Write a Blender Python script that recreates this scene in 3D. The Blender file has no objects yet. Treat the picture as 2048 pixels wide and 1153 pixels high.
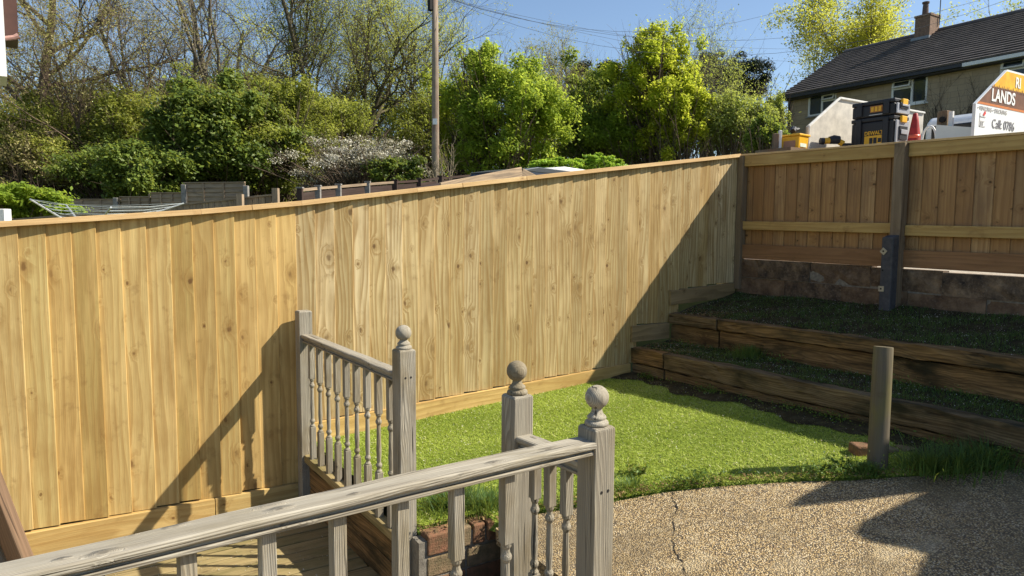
import bpy, bmesh, math, random
import numpy as np
from mathutils import Matrix, Vector

random.seed(7)
RNG = np.random.default_rng(11)
scene = bpy.context.scene
COL = scene.collection

# ------------------------------------------------------------------ camera, sky, sun, exposure
F, CAM_H = 1365.0, 1.55
AZ, PITCH, ROLL = math.radians(58.5), math.radians(5.0), math.radians(0.43)
_fh = np.array([math.cos(AZ), math.sin(AZ), 0.0]); _rt = np.array([math.sin(AZ), -math.cos(AZ), 0.0]); _up = np.array([0, 0, 1.0])
FW = _fh * math.cos(PITCH) - _up * math.sin(PITCH)
_u = _up * math.cos(PITCH) + _fh * math.sin(PITCH)
RT = _rt * math.cos(ROLL) + _u * math.sin(ROLL)
UP = _u * math.cos(ROLL) - _rt * math.sin(ROLL)
CAM = np.array([0, 0, CAM_H])
cd = bpy.data.cameras.new('camera'); cam = bpy.data.objects.new('camera', cd); COL.objects.link(cam)
cd.sensor_width = 36.0; cd.lens = 36.0 * F / 2048.0; cd.clip_start = 0.05; cd.clip_end = 3000
cam.matrix_world = Matrix(((RT[0], UP[0], -FW[0], 0), (RT[1], UP[1], -FW[1], 0), (RT[2], UP[2], -FW[2], CAM_H), (0, 0, 0, 1)))
scene.camera = cam
scene.render.resolution_x, scene.render.resolution_y = 1024, 576

SUN = np.array([1.6, -1.0, 1.76]); SUN = SUN / np.linalg.norm(SUN)      # towards the sun
world = bpy.data.worlds.new('World'); scene.world = world; world.use_nodes = True
wn = world.node_tree; bg = wn.nodes['Background']
sky = wn.nodes.new('ShaderNodeTexSky'); sky.sky_type = 'NISHITA'; sky.sun_disc = False
sky.sun_elevation = math.asin(SUN[2]); sky.sun_rotation = math.atan2(SUN[0], SUN[1])
sky.air_density = 1.0; sky.dust_density = 0.6; sky.ozone_density = 2.2; sky.altitude = 50
wn.links.new(sky.outputs[0], bg.inputs[0]); bg.inputs[1].default_value = 0.095
sl = bpy.data.lights.new('sun', 'SUN'); sl.energy = 5.0; sl.angle = math.radians(0.53); sl.color = (1.0, 0.93, 0.80)
so = bpy.data.objects.new('sun', sl); COL.objects.link(so)
so.rotation_euler = Vector((-SUN[0], -SUN[1], -SUN[2])).to_track_quat('-Z', 'Y').to_euler(); so.location = (6, -6, 12)
scene.view_settings.view_transform = 'Standard'; scene.view_settings.look = 'None'
scene.view_settings.exposure = 0.78; scene.view_settings.gamma = 1.0
scene.view_settings.use_curve_mapping = False

# ------------------------------------------------------------------ helpers: survey from the viewpoint
def ray(px, py): return FW + RT * ((px - 1024) / F) + UP * ((576.5 - py) / F)
def onx(px, py, X): d = ray(px, py); return CAM + d * (X / d[0])
def ony(px, py, Y): d = ray(px, py); return CAM + d * (Y / d[1])
def onz(px, py, Z): d = ray(px, py); return CAM + d * ((Z - CAM_H) / d[2])
def at(px, py, depth): return CAM + ray(px, py) * depth

# ------------------------------------------------------------------ helpers: objects
MW = {}
def tag(o, label=None, cat=None, group=None, kind=None):
    if label: o['label'] = label
    if cat: o['category'] = cat
    if group: o['group'] = group
    if kind: o['kind'] = kind
    return o
def link(o, M=None, parent=None):
    M = M or Matrix.Identity(4)
    COL.objects.link(o); MW[o] = M
    if parent is not None:
        o.parent = parent; o.matrix_basis = MW[parent].inverted() @ M
    else: o.matrix_basis = M
    return o
def thing(name, label, cat, loc=(0, 0, 0), rz=0.0, group=None):
    o = bpy.data.objects.new(name, None); o.empty_display_size = 0.1
    link(o, Matrix.Translation(Vector(loc)) @ Matrix.Rotation(rz, 4, 'Z'))
    return tag(o, label, cat, group)
def mesh_obj(name, verts, faces, mat, parent=None, M=None, smooth=False, attr=None):
    me = bpy.data.meshes.new(name)
    me.from_pydata([tuple(v) for v in verts], [], faces)
    if mat: me.materials.append(mat)
    if smooth: me.shade_smooth()
    o = bpy.data.objects.new(name, me)
    return link(o, M, parent)
def quads_obj(name, V, mat, parent=None, M=None, val=None, nper=4):
    """V: (N,nper,3) array of separate polygons, one per leaf or blade; val: per-face float attribute"""
    n = V.shape[0]; me = bpy.data.meshes.new(name)
    me.vertices.add(n * nper); me.vertices.foreach_set('co', np.ascontiguousarray(V, np.float32).ravel())
    me.loops.add(n * nper); me.loops.foreach_set('vertex_index', np.arange(n * nper, dtype=np.int32))
    me.polygons.add(n); me.polygons.foreach_set('loop_start', np.arange(0, n * nper, nper, dtype=np.int32))
    me.update(calc_edges=True); me.validate()
    if val is not None:
        a = me.attributes.new('tone', 'FLOAT', 'FACE'); a.data.foreach_set('value', np.ascontiguousarray(val, np.float32))
    me.materials.append(mat)
    o = bpy.data.objects.new(name, me)
    return link(o, M, parent)

class MB:
    def __init__(s): s.v = []; s.f = []
    def add(s, vs, fs):
        b = len(s.v); s.v += [tuple(v) for v in vs]; s.f += [tuple(i + b for i in f) for f in fs]; return s
    def box(s, x0, x1, y0, y1, z0, z1):
        return s.add([(x, y, z) for z in (z0, z1) for x, y in ((x0, y0), (x1, y0), (x1, y1), (x0, y1))],
              [(3, 2, 1, 0), (4, 5, 6, 7), (0, 1, 5, 4), (1, 2, 6, 5), (2, 3, 7, 6), (3, 0, 4, 7)])
    def prism(s, poly, z0, z1):
        n = len(poly)
        return s.add([(x, y, z0) for x, y in poly] + [(x, y, z1) for x, y in poly],
              [tuple(range(n - 1, -1, -1)), tuple(range(n, 2 * n))] + [(i, (i + 1) % n, n + (i + 1) % n, n + i) for i in range(n)])
    def lathe(s, prof, n=16, cx=0, cy=0):
        vs = []; fs = []
        for r, z in prof:
            for k in range(n):
                a = 2 * math.pi * k / n; vs.append((cx + r * math.cos(a), cy + r * math.sin(a), z))
        for i in range(len(prof) - 1):
            for k in range(n): fs.append((i * n + k, i * n + (k + 1) % n, (i + 1) * n + (k + 1) % n, (i + 1) * n + k))
        fs.append(tuple(range(n - 1, -1, -1))); b = (len(prof) - 1) * n; fs.append(tuple(range(b, b + n)))
        return s.add(vs, fs)
    def tube(s, pts, rad, n=6):
        pts = [np.array(p, float) for p in pts]; vs = []; fs = []
        if not hasattr(rad, '__len__'): rad = [rad] * len(pts)
        ref = None
        for i, p in enumerate(pts):
            t = pts[min(i + 1, len(pts) - 1)] - pts[max(i - 1, 0)]; t = t / (np.linalg.norm(t) + 1e-9)
            if ref is None: ref = np.array([1, 0, 0.]) if abs(t[0]) < .8 else np.array([0, 1., 0])
            a = np.cross(t, ref); a /= np.linalg.norm(a) + 1e-9; b = np.cross(t, a); ref = -b if False else np.cross(a, t)
            for k in range(n):
                th = 2 * math.pi * k / n; vs.append(p + rad[i] * (a * math.cos(th) + b * math.sin(th)))
        for i in range(len(pts) - 1):
            for k in range(n): fs.append((i * n + k, (i + 1) * n + k, (i + 1) * n + (k + 1) % n, i * n + (k + 1) % n))
        fs.append(tuple(range(n))); b = (len(pts) - 1) * n; fs.append(tuple(range(b + n - 1, b - 1, -1)))
        return s.add(vs, fs)
    def build(s, name, mat, parent=None, M=None, smooth=False, bevel=0.0, seg=1):
        o = mesh_obj(name, s.v, s.f, mat, parent, M, smooth)
        if bevel:
            m = o.modifiers.new('edge', 'BEVEL'); m.width = bevel; m.segments = seg; m.limit_method = 'ANGLE'; m.angle_limit = math.radians(40)
        return o
def axes(p, zdir, ydir=(0, 0, 1)):
    """matrix at p whose local Z runs along zdir (the grain) and local Y as near ydir as possible"""
    z = Vector(zdir).normalized(); y = Vector(ydir); y = (y - z * y.dot(z)).normalized(); x = y.cross(z)
    M = Matrix.Identity(4)
    for i in range(3): M[i][0], M[i][1], M[i][2], M[i][3] = x[i], y[i], z[i], p[i]
    return M
def beam(name, p0, p1, w, h, mat, parent=None, ydir=(0, 0, 1), bevel=0.0, rough=0.0, nseg=1, sag=0.0, seed=0):
    """timber from p0 to p1 (axis through its middle), w across, h along ydir; rough: hewn edges"""
    p0 = np.array(p0, float); p1 = np.array(p1, float); L = float(np.linalg.norm(p1 - p0))
    rg = np.random.default_rng(seed + 5)
    vs = []; fs = []
    ring = [(-.5, -.5), (.5, -.5), (.5, .5), (-.5, .5)]
    if rough: ring = [(-.5, -.44), (-.44, -.5), (0, -.5), (.44, -.5), (.5, -.44), (.5, 0), (.5, .44), (.44, .5), (0, .5), (-.44, .5), (-.5, .44), (-.5, 0)]
    k = len(ring)
    for i in range(nseg + 1):
        for a, b in ring:
            j = rg.normal(0, rough, 3) if rough else (0, 0, 0)
            vs.append((a * w + j[0], b * h + j[1], -L / 2 + L * i / nseg + (j[2] if 0 < i < nseg else 0)))
    for i in range(nseg):
        for q in range(k): fs.append((i * k + q, i * k + (q + 1) % k, (i + 1) * k + (q + 1) % k, (i + 1) * k + q))
    fs.append(tuple(range(k - 1, -1, -1))); fs.append(tuple(range(nseg * k, nseg * k + k)))
    M = axes((p0 + p1) / 2, p1 - p0, ydir)
    o = mesh_obj(name, vs, fs, mat, parent, M)
    if bevel:
        m = o.modifiers.new('edge', 'BEVEL'); m.width = bevel; m.segments = 2; m.limit_method = 'ANGLE'; m.angle_limit = math.radians(40)
    return o
def text_obj(name, txt, size, mat, parent, M, sx=1.0, bold=0.0):
    cu = bpy.data.curves.new(name, 'FONT'); cu.body = txt; cu.size = size; cu.extrude = 0.0015; cu.offset = bold
    tmp = bpy.data.objects.new(name, cu); COL.objects.link(tmp)
    dg = bpy.context.evaluated_depsgraph_get(); me = bpy.data.meshes.new_from_object(tmp.evaluated_get(dg))
    bpy.data.objects.remove(tmp); bpy.data.curves.remove(cu)
    me.name = name; me.transform(Matrix.Scale(sx, 4, (1, 0, 0)))
    me.materials.clear(); me.materials.append(mat)
    return link(bpy.data.objects.new(name, me), M, parent)

# ------------------------------------------------------------------ materials
def mat_new(name):
    m = bpy.data.materials.new(name); m.use_nodes = True; nt = m.node_tree
    return m, nt, nt.nodes['Principled BSDF']
class NT:
    def __init__(s, nt): s.nt = nt
    def n(s, typ, **kw):
        nd = s.nt.nodes.new('ShaderNode' + typ)
        for k, v in kw.items():
            if k.startswith('i_'):
                key = k[2:].replace('_', ' '); nd.inputs[key].default_value = v
            else: setattr(nd, k, v)
        return nd
    def l(s, a, b): s.nt.links.new(a, b)
    def math(s, op, a, b=None, c=None, clamp=False):
        nd = s.n('Math', operation=op); nd.use_clamp = clamp
        for i, x in enumerate((a, b, c)):
            if x is None: continue
            if isinstance(x, (int, float)): nd.inputs[i].default_value = x
            else: s.l(x, nd.inputs[i])
        return nd.outputs[0]
    def vmath(s, op, a, b):
        nd = s.n('VectorMath', operation=op)
        for i, x in enumerate((a, b)):
            if isinstance(x, (tuple, list)): nd.inputs[i].default_value = x
            else: s.l(x, nd.inputs[i])
        return nd.outputs[0]
    def ramp(s, fac, stops):
        nd = s.n('ValToRGB'); cr = nd.color_ramp
        while len(cr.elements) < len(stops): cr.elements.new(0.5)
        for e, (p, c) in zip(cr.elements, stops): e.position = p; e.color = (c[0], c[1], c[2], 1)
        s.l(fac, nd.inputs[0]); return nd.outputs[0]
    def mix(s, fac, a, b, mode='MIX'):
        nd = s.n('Mix', data_type='RGBA', blend_type=mode)
        for i, x in ((0, fac), (6, a), (7, b)):
            if isinstance(x, (int, float)): nd.inputs[i].default_value = x
            elif isinstance(x, (tuple, list)): nd.inputs[i].default_value = (x[0], x[1], x[2], 1)
            else: s.l(x, nd.inputs[i])
        return nd.outputs[2]
    def noise(s, vec, scale, detail=3, rough=.55, dist=0.0):
        nd = s.n('TexNoise'); nd.inputs['Scale'].default_value = scale; nd.inputs['Detail'].default_value = detail
        nd.inputs['Roughness'].default_value = rough; nd.inputs['Distortion'].default_value = dist
        if vec is not None: s.l(vec, nd.inputs['Vector'])
        return nd.outputs[0]
    def smooth(s, x, lo, hi):
        nd = s.n('MapRange', interpolation_type='SMOOTHSTEP'); s.l(x, nd.inputs[0])
        nd.inputs[1].default_value = lo; nd.inputs[2].default_value = hi; return nd.outputs[0]
    def bump(s, h, strength, dist, bsdf, normal=None):
        nd = s.n('Bump'); nd.inputs['Strength'].default_value = strength; nd.inputs['Distance'].default_value = dist
        s.l(h, nd.inputs['Height']); s.l(nd.outputs[0], bsdf.inputs['Normal'])

def wood(name, tones, knot, late, rough=.75, knots=.55, ring=26.0, streak=.35, stain=None, stain_amt=.5, bump=.25, check=0.0, kscale=(6.5, 4.0), toned=.5):
    """tones: board to board colours (light to dark); late: darker growth ring; grain runs along local Z"""
    m, nt, b = mat_new(name); N = NT(nt)
    tc = N.n('TexCoord').outputs['Object']; rnd = N.n('ObjectInfo').outputs['Random']
    off = N.n('CombineXYZ'); N.l(N.math('MULTIPLY', rnd, 37.0), off.inputs[0]); N.l(N.math('MULTIPLY', rnd, 91.0), off.inputs[2]); N.l(N.math('MULTIPLY', rnd, 13.0), off.inputs[1])
    p = N.vmath('ADD', tc, off.outputs[0])
    # knots: one candidate per cell, some cells have none
    sk_ = N.n('SeparateXYZ'); N.l(p, sk_.inputs[0]); ck_ = N.n('CombineXYZ'); N.l(N.math('MULTIPLY', N.math('ADD', sk_.outputs[0], N.math('MULTIPLY', sk_.outputs[1], .6)), kscale[0]), ck_.inputs[0]); N.l(N.math('MULTIPLY', sk_.outputs[2], kscale[1]), ck_.inputs[1]); pk = ck_.outputs[0]
    vo = N.n('TexVoronoi', voronoi_dimensions='2D'); vo.inputs['Scale'].default_value = 1.0; N.l(pk, vo.inputs['Vector'])
    sep = N.n('SeparateColor'); N.l(vo.outputs['Color'], sep.inputs[0])
    gate = N.math('LESS_THAN', sep.outputs[0], knots)
    wob = N.noise(p, 38.0, 1)
    d = N.math('ADD', vo.outputs['Distance'], N.math('MULTIPLY', N.math('SUBTRACT', wob, .5), .16))
    size = N.math('MULTIPLY_ADD', N.math('MULTIPLY', sep.outputs[1], sep.outputs[1]), .085, .03)
    kd = N.math('DIVIDE', d, size)
    kmask = N.math('MULTIPLY', gate, N.math('SUBTRACT', 1.0, N.smooth(kd, .3, 1.25)), clamp=True)
    halo = N.math('MULTIPLY', gate, N.math('SUBTRACT', 1.0, N.smooth(kd, .8, 4.2)), clamp=True)
    # growth rings: bands bent by slow noise along the board and around the knots
    slow = N.noise(N.vmath('MULTIPLY', p, (2.4, 2.4, .3)), 2.0, 2, .5)
    sx = N.n('SeparateXYZ'); N.l(p, sx.inputs[0])
    ph = N.math('ADD', N.math('ADD', sx.outputs[0], N.math('MULTIPLY', sx.outputs[1], .8)), N.math('MULTIPLY', slow, .2))
    ph = N.math('ADD', ph, N.math('MULTIPLY', halo, .045))
    ringv = N.math('FRACT', N.math('MULTIPLY', ph, ring))
    ringv = N.math('MULTIPLY', N.smooth(ringv, .15, .9), N.math('SUBTRACT', 1.0, N.smooth(ringv, .9, 1.0)))
    fib = N.noise(N.vmath('MULTIPLY', p, (1, 1, .025)), 170.0, 3, .6)
    fib2 = N.noise(N.vmath('MULTIPLY', p, (1, 1, .06)), 34.0, 3, .6)
    patch = N.noise(N.vmath('MULTIPLY', p, (1.2, 1.2, .5)), 5.0, 4, .6)
    base = N.ramp(N.math('FRACT', N.math('MULTIPLY', rnd, 7.31)), [(i / max(1, len(tones) - 1), t) for i, t in enumerate(tones)])
    c = N.mix(N.math('MULTIPLY', ringv, toned), base, late)
    c = N.mix(N.math('MULTIPLY', N.smooth(fib2, .35, .75), streak), c, late)
    c = N.mix(N.math('MULTIPLY', N.smooth(fib, .4, .7), .22), c, (1.0, .95, .85), 'SOFT_LIGHT')
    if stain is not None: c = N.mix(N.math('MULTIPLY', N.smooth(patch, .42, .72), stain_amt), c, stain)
    else:
        c = N.mix(N.math('MULTIPLY', N.smooth(patch, .42, .72), .42), c, late)
        pale = N.noise(N.vmath('MULTIPLY', p, (1.6, 1.6, .35)), 4.0, 3, .55); c = N.mix(N.math('MULTIPLY', N.smooth(pale, .5, .72), .35), c, tuple(min(.8, x * 1.25 + .03) for x in tones[0]))
        blot = N.noise(N.vmath('MULTIPLY', p, (1.0, 1.0, .8)), 11.0, 4, .65); c = N.mix(N.math('MULTIPLY', N.smooth(blot, .56, .74), .4), c, tuple(a * .5 + b * .5 for a, b in zip(late, knot)))
    c = N.mix(N.math('MULTIPLY', halo, .38), c, late)
    c = N.mix(N.math('MULTIPLY', kmask, N.math('MULTIPLY_ADD', sep.outputs[2], .6, .25)), c, knot)
    h = N.math('ADD', N.math('MULTIPLY', ringv, .35), fib)
    if check:
        ck = N.noise(N.vmath('MULTIPLY', p, (1, 1, .035)), 60.0, 2, .5)
        ckm = N.math('SUBTRACT', 1.0, N.smooth(ck, .27, .36))
        c = N.mix(N.math('MULTIPLY', ckm, check), c, tuple(x * .18 for x in tones[-1]))
        h = N.math('SUBTRACT', h, N.math('MULTIPLY', ckm, 1.5))
    N.l(c, b.inputs['Base Color']); b.inputs['Roughness'].default_value = rough; b.inputs['Specular IOR Level'].default_value = .25
    N.bump(h, bump, .004, b)
    return m
def plain(name, col, rough=.6, metal=0.0, var=.12, scale=14.0, bump=0.0, col2=None, spec=.4):
    m, nt, b = mat_new(name); N = NT(nt)
    tc = N.n('TexCoord').outputs['Object']
    n1 = N.noise(tc, scale, 5, .6)
    c2 = col2 or tuple(x * (1 - var * 2) for x in col)
    N.l(N.ramp(n1, [(.3, c2), (.7, col)]), b.inputs['Base Color'])
    b.inputs['Roughness'].default_value = rough; b.inputs['Metallic'].default_value = metal; b.inputs['Specular IOR Level'].default_value = spec
    if bump: N.bump(N.noise(tc, scale * 4, 4, .65), bump, .01, b)
    return m
def leaf(name, stops, trans=.35, rough=.55, spec=.3):
    m, nt, b = mat_new(name); N = NT(nt)
    a = N.n('Attribute', attribute_name='tone').outputs['Fac']
    c = N.ramp(a, stops); N.l(c, b.inputs['Base Color']); b.inputs['Roughness'].default_value = rough; b.inputs['Specular IOR Level'].default_value = spec
    t = N.n('BsdfTranslucent'); tcol = N.mix(.45, c, (.60, .66, .08)); N.l(tcol if trans >= .24 and 'petal' not in name and 'bloss' not in name and 'dry' not in name else c, t.inputs[0])
    mx = N.n('MixShader'); mx.inputs[0].default_value = trans
    N.l(b.outputs[0], mx.inputs[1]); N.l(t.outputs[0], mx.inputs[2]); N.l(mx.outputs[0], nt.nodes['Material Output'].inputs[0])
    return m
def bark(name, c1, c2): return plain(name, c1, .9, var=.2, scale=9.0, bump=.4, col2=c2, spec=.1)

M_FENCE = wood('new_fence_timber', [(.60, .405, .15), (.47, .32, .115), (.64, .49, .22), (.43, .265, .08), (.54, .41, .165), (.42, .295, .10), (.58, .42, .17)], (.13, .06, .02), (.30, .165, .045), knots=.55, ring=24, streak=.4, toned=.42, kscale=(6.5, 3.6))
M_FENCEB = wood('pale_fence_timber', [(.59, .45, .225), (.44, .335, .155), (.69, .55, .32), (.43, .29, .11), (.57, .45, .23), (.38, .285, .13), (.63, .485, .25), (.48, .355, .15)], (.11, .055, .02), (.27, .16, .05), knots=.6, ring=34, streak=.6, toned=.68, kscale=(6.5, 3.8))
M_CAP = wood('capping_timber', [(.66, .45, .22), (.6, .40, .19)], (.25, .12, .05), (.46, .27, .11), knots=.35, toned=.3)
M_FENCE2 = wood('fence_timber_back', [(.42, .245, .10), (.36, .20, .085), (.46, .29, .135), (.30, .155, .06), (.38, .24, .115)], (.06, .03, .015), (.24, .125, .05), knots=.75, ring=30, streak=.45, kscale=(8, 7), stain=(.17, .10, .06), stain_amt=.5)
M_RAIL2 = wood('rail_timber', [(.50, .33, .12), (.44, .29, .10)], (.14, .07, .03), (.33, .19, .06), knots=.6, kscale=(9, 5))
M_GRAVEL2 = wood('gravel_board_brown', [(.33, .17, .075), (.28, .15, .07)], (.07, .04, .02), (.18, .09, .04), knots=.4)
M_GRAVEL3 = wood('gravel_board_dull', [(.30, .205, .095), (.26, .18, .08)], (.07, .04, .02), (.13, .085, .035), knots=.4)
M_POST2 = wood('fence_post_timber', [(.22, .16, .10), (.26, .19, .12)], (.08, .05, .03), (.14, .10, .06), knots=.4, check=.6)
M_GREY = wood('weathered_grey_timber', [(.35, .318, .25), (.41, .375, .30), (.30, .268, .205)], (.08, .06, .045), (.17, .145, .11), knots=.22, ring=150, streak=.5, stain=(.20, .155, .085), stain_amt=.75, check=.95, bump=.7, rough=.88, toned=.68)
M_GREYR = wood('weathered_rail_timber', [(.41, .375, .30), (.38, .34, .27)], (.05, .04, .03), (.19, .16, .115), knots=.42, ring=150, streak=.6, stain=(.20, .165, .095), stain_amt=.55, check=.85, bump=.8, rough=.88, kscale=(20, 8))
M_SLEEPER = wood('old_sleeper_timber', [(.24, .15, .06), (.31, .185, .075), (.21, .155, .085), (.25, .17, .08)], (.04, .025, .012), (.06, .036, .016), knots=.2, ring=60, streak=.85, stain=(.028, .026, .012), stain_amt=.95, check=.9, bump=.8, rough=.95)
M_DECK = wood('deck_timber', [(.36, .28, .13), (.31, .24, .11), (.40, .31, .15)], (.10, .07, .03), (.18, .13, .06), knots=.3, ring=60, streak=.5, stain=(.12, .11, .035), stain_amt=.7, check=.5, rough=.9)
M_BROWNW = wood('brown_stained_timber', [(.20, .125, .075), (.18, .11, .07)], (.06, .035, .02), (.11, .07, .04), knots=.2, ring=50, check=.7, stain=(.15, .15, .10), stain_amt=.6)
M_POLE = wood('round_stake_timber', [(.125, .105, .075), (.125, .105, .075)], (.05, .04, .03), (.10, .08, .05), knots=.5, check=.9, stain=(.16, .14, .04), stain_amt=.7, rough=.9)
M_TELE = wood('telegraph_pole_timber', [(.30, .24, .18), (.30, .24, .18)], (.1, .08, .06), (.17, .13, .10), knots=.05, check=.5, stain=(.2, .11, .08), stain_amt=.5, rough=.9)
M_GREYF = wood('silvered_fence_timber', [(.40, .285, .175), (.44, .32, .205), (.34, .24, .145)], (.06, .05, .04), (.12, .10, .08), knots=.1, ring=40, stain=(.15, .12, .09), rough=.95)
M_DARKF = wood('dark_stained_fence', [(.055, .034, .026), (.07, .042, .032)], (.02, .015, .01), (.03, .02, .015), knots=.05, rough=.8)
M_SCREW = plain('screw_hole', (.012, .011, .01), .8)
M_CONC = plain('concrete_post', (.30, .28, .25), .9, var=.2, bump=.3)
M_SPUR = plain('grey_spur', (.085, .082, .085), .85, var=.25, scale=30, bump=.35, col2=(.05, .05, .055))
M_PLATE = plain('plate', (.52, .44, .30), .6, var=.2)
M_WHITE = plain('white_paint', (.78, .77, .74), .45, var=.04)
M_BRICK = plain('red_brick', (.27, .12, .065), .95, var=.3, scale=22, bump=.7, col2=(.11, .075, .035))
M_BRICK2 = plain('pale_brick', (.27, .18, .10), .95, var=.3, scale=22, bump=.7, col2=(.12, .10, .05))
M_MORTAR = plain('mortar', (.27, .24, .19), .95, var=.25, scale=40, bump=.5)

# exposed aggregate patio
def make_aggregate():
    m, nt, b = mat_new('exposed_aggregate'); N = NT(nt); tc = N.n('TexCoord').outputs['Object']
    v = N.n('TexVoronoi'); v.inputs['Scale'].default_value = 128.0; N.l(tc, v.inputs['Vector'])
    sep = N.n('SeparateColor'); N.l(v.outputs['Color'], sep.inputs[0])
    pebble = N.ramp(sep.outputs[0], [(0, (.14, .09, .04)), (.25, (.33, .22, .09)), (.5, (.46, .32, .135)), (.72, (.55, .41, .205)), (.9, (.66, .55, .36)), (1, (.30, .18, .09))])
    gap = N.smooth(v.outputs['Distance'], .42, .66)
    c = N.mix(gap, pebble, (.085, .062, .036))
    big = N.noise(tc, 1.7, 6, .65); c = N.mix(N.math('MULTIPLY', N.smooth(big, .45, .66), .6), c, (.15, .11, .055)); pl = N.noise(tc, 3.1, 4, .6, 1.0); c = N.mix(N.math('MULTIPLY', N.smooth(pl, .54, .7), .35), c, (.52, .42, .25))
    c = N.mix(N.math('MULTIPLY', N.smooth(N.noise(tc, 9.0, 4, .6), .55, .75), .35), c, (.40, .33, .22))
    N.l(c, b.inputs['Base Color']); b.inputs['Roughness'].default_value = .8
    N.bump(N.math('SUBTRACT', 1.0, v.outputs['Distance']), 1.0, .006, b)
    return m
M_PATIO = make_aggregate()
def soil(name, c1, c2, c3, s=18):
    m, nt, b = mat_new(name); N = NT(nt); tc = N.n('TexCoord').outputs['Object']
    n = N.noise(tc, s, 6, .7); N.l(N.ramp(n, [(.3, c1), (.5, c2), (.72, c3)]), b.inputs['Base Color'])
    b.inputs['Roughness'].default_value = .95; b.inputs['Specular IOR Level'].default_value = .1; N.bump(N.noise(tc, s * 5, 4, .7), .8, .02, b)
    return m
M_TURFB = soil('turf_base', (.09, .13, .025), (.18, .24, .04), (.26, .30, .07))
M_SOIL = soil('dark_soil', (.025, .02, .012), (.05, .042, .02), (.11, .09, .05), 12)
M_GROUND = soil('rough_ground', (.06, .07, .025), (.10, .11, .04), (.15, .14, .06), 1.5)
M_ROAD = soil('pale_gravel_drive', (.30, .27, .22), (.38, .34, .28), (.46, .42, .35), 8)
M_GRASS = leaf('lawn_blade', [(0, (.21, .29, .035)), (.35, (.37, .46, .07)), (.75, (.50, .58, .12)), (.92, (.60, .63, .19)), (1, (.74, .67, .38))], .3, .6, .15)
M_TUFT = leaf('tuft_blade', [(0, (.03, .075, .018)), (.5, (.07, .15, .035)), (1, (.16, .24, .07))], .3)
M_WEED = leaf('weed_leaf', [(0, (.04, .09, .015)), (.6, (.11, .2, .03)), (.85, (.2, .27, .05)), (1, (.34, .28, .06))], .3)
M_PETAL = leaf('fallen_petal', [(0, (.42, .36, .26)), (1, (.7, .66, .56))], .2, .7, .1)
M_DEADG = leaf('dry_leaf', [(0, (.16, .10, .04)), (1, (.33, .23, .10))], .2, .7, .1)

# ------------------------------------------------------------------ terrain
def ground_z(x, y):
    hi = 1.2 + .06 * min(max(x - 9, 0), 16)
    lo = .13 * min(max(y - 8, 0), 48)
    if x > 5.735: return hi if y < 9 else hi + .09 * min(y - 9, 55)
    if y > 4.9: return lo
    return -.62
def build_ground():
    xs = [-900, -200, -60, -25, -10, -4, -1, 1.5, 3.5, 5.0, 5.72, 5.75, 8, 12, 16, 20, 25, 32, 45, 80, 250, 900]
    ys = [-900, -200, -50, -15, -5, 0, 2, 4, 4.885, 4.915, 7, 10, 14, 18, 24, 32, 42, 60, 120, 300, 900]
    vs = [(x, y, ground_z(x, y)) for y in ys for x in xs]; nx = len(xs)
    fs = [(j * nx + i, j * nx + i + 1, (j + 1) * nx + i + 1, (j + 1) * nx + i) for j in range(len(ys) - 1) for i in range(nx - 1)]
    tag(mesh_obj('ground', vs, fs, M_GROUND), kind='structure')
build_ground()
tag(MB().add([(5.8, -6, 1.208), (8.99, -6, 1.208), (8.99, 8.9, 1.208), (5.8, 8.9, 1.208)], [(0, 1, 2, 3)]).build('driveway', M_ROAD), kind='structure')

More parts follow.
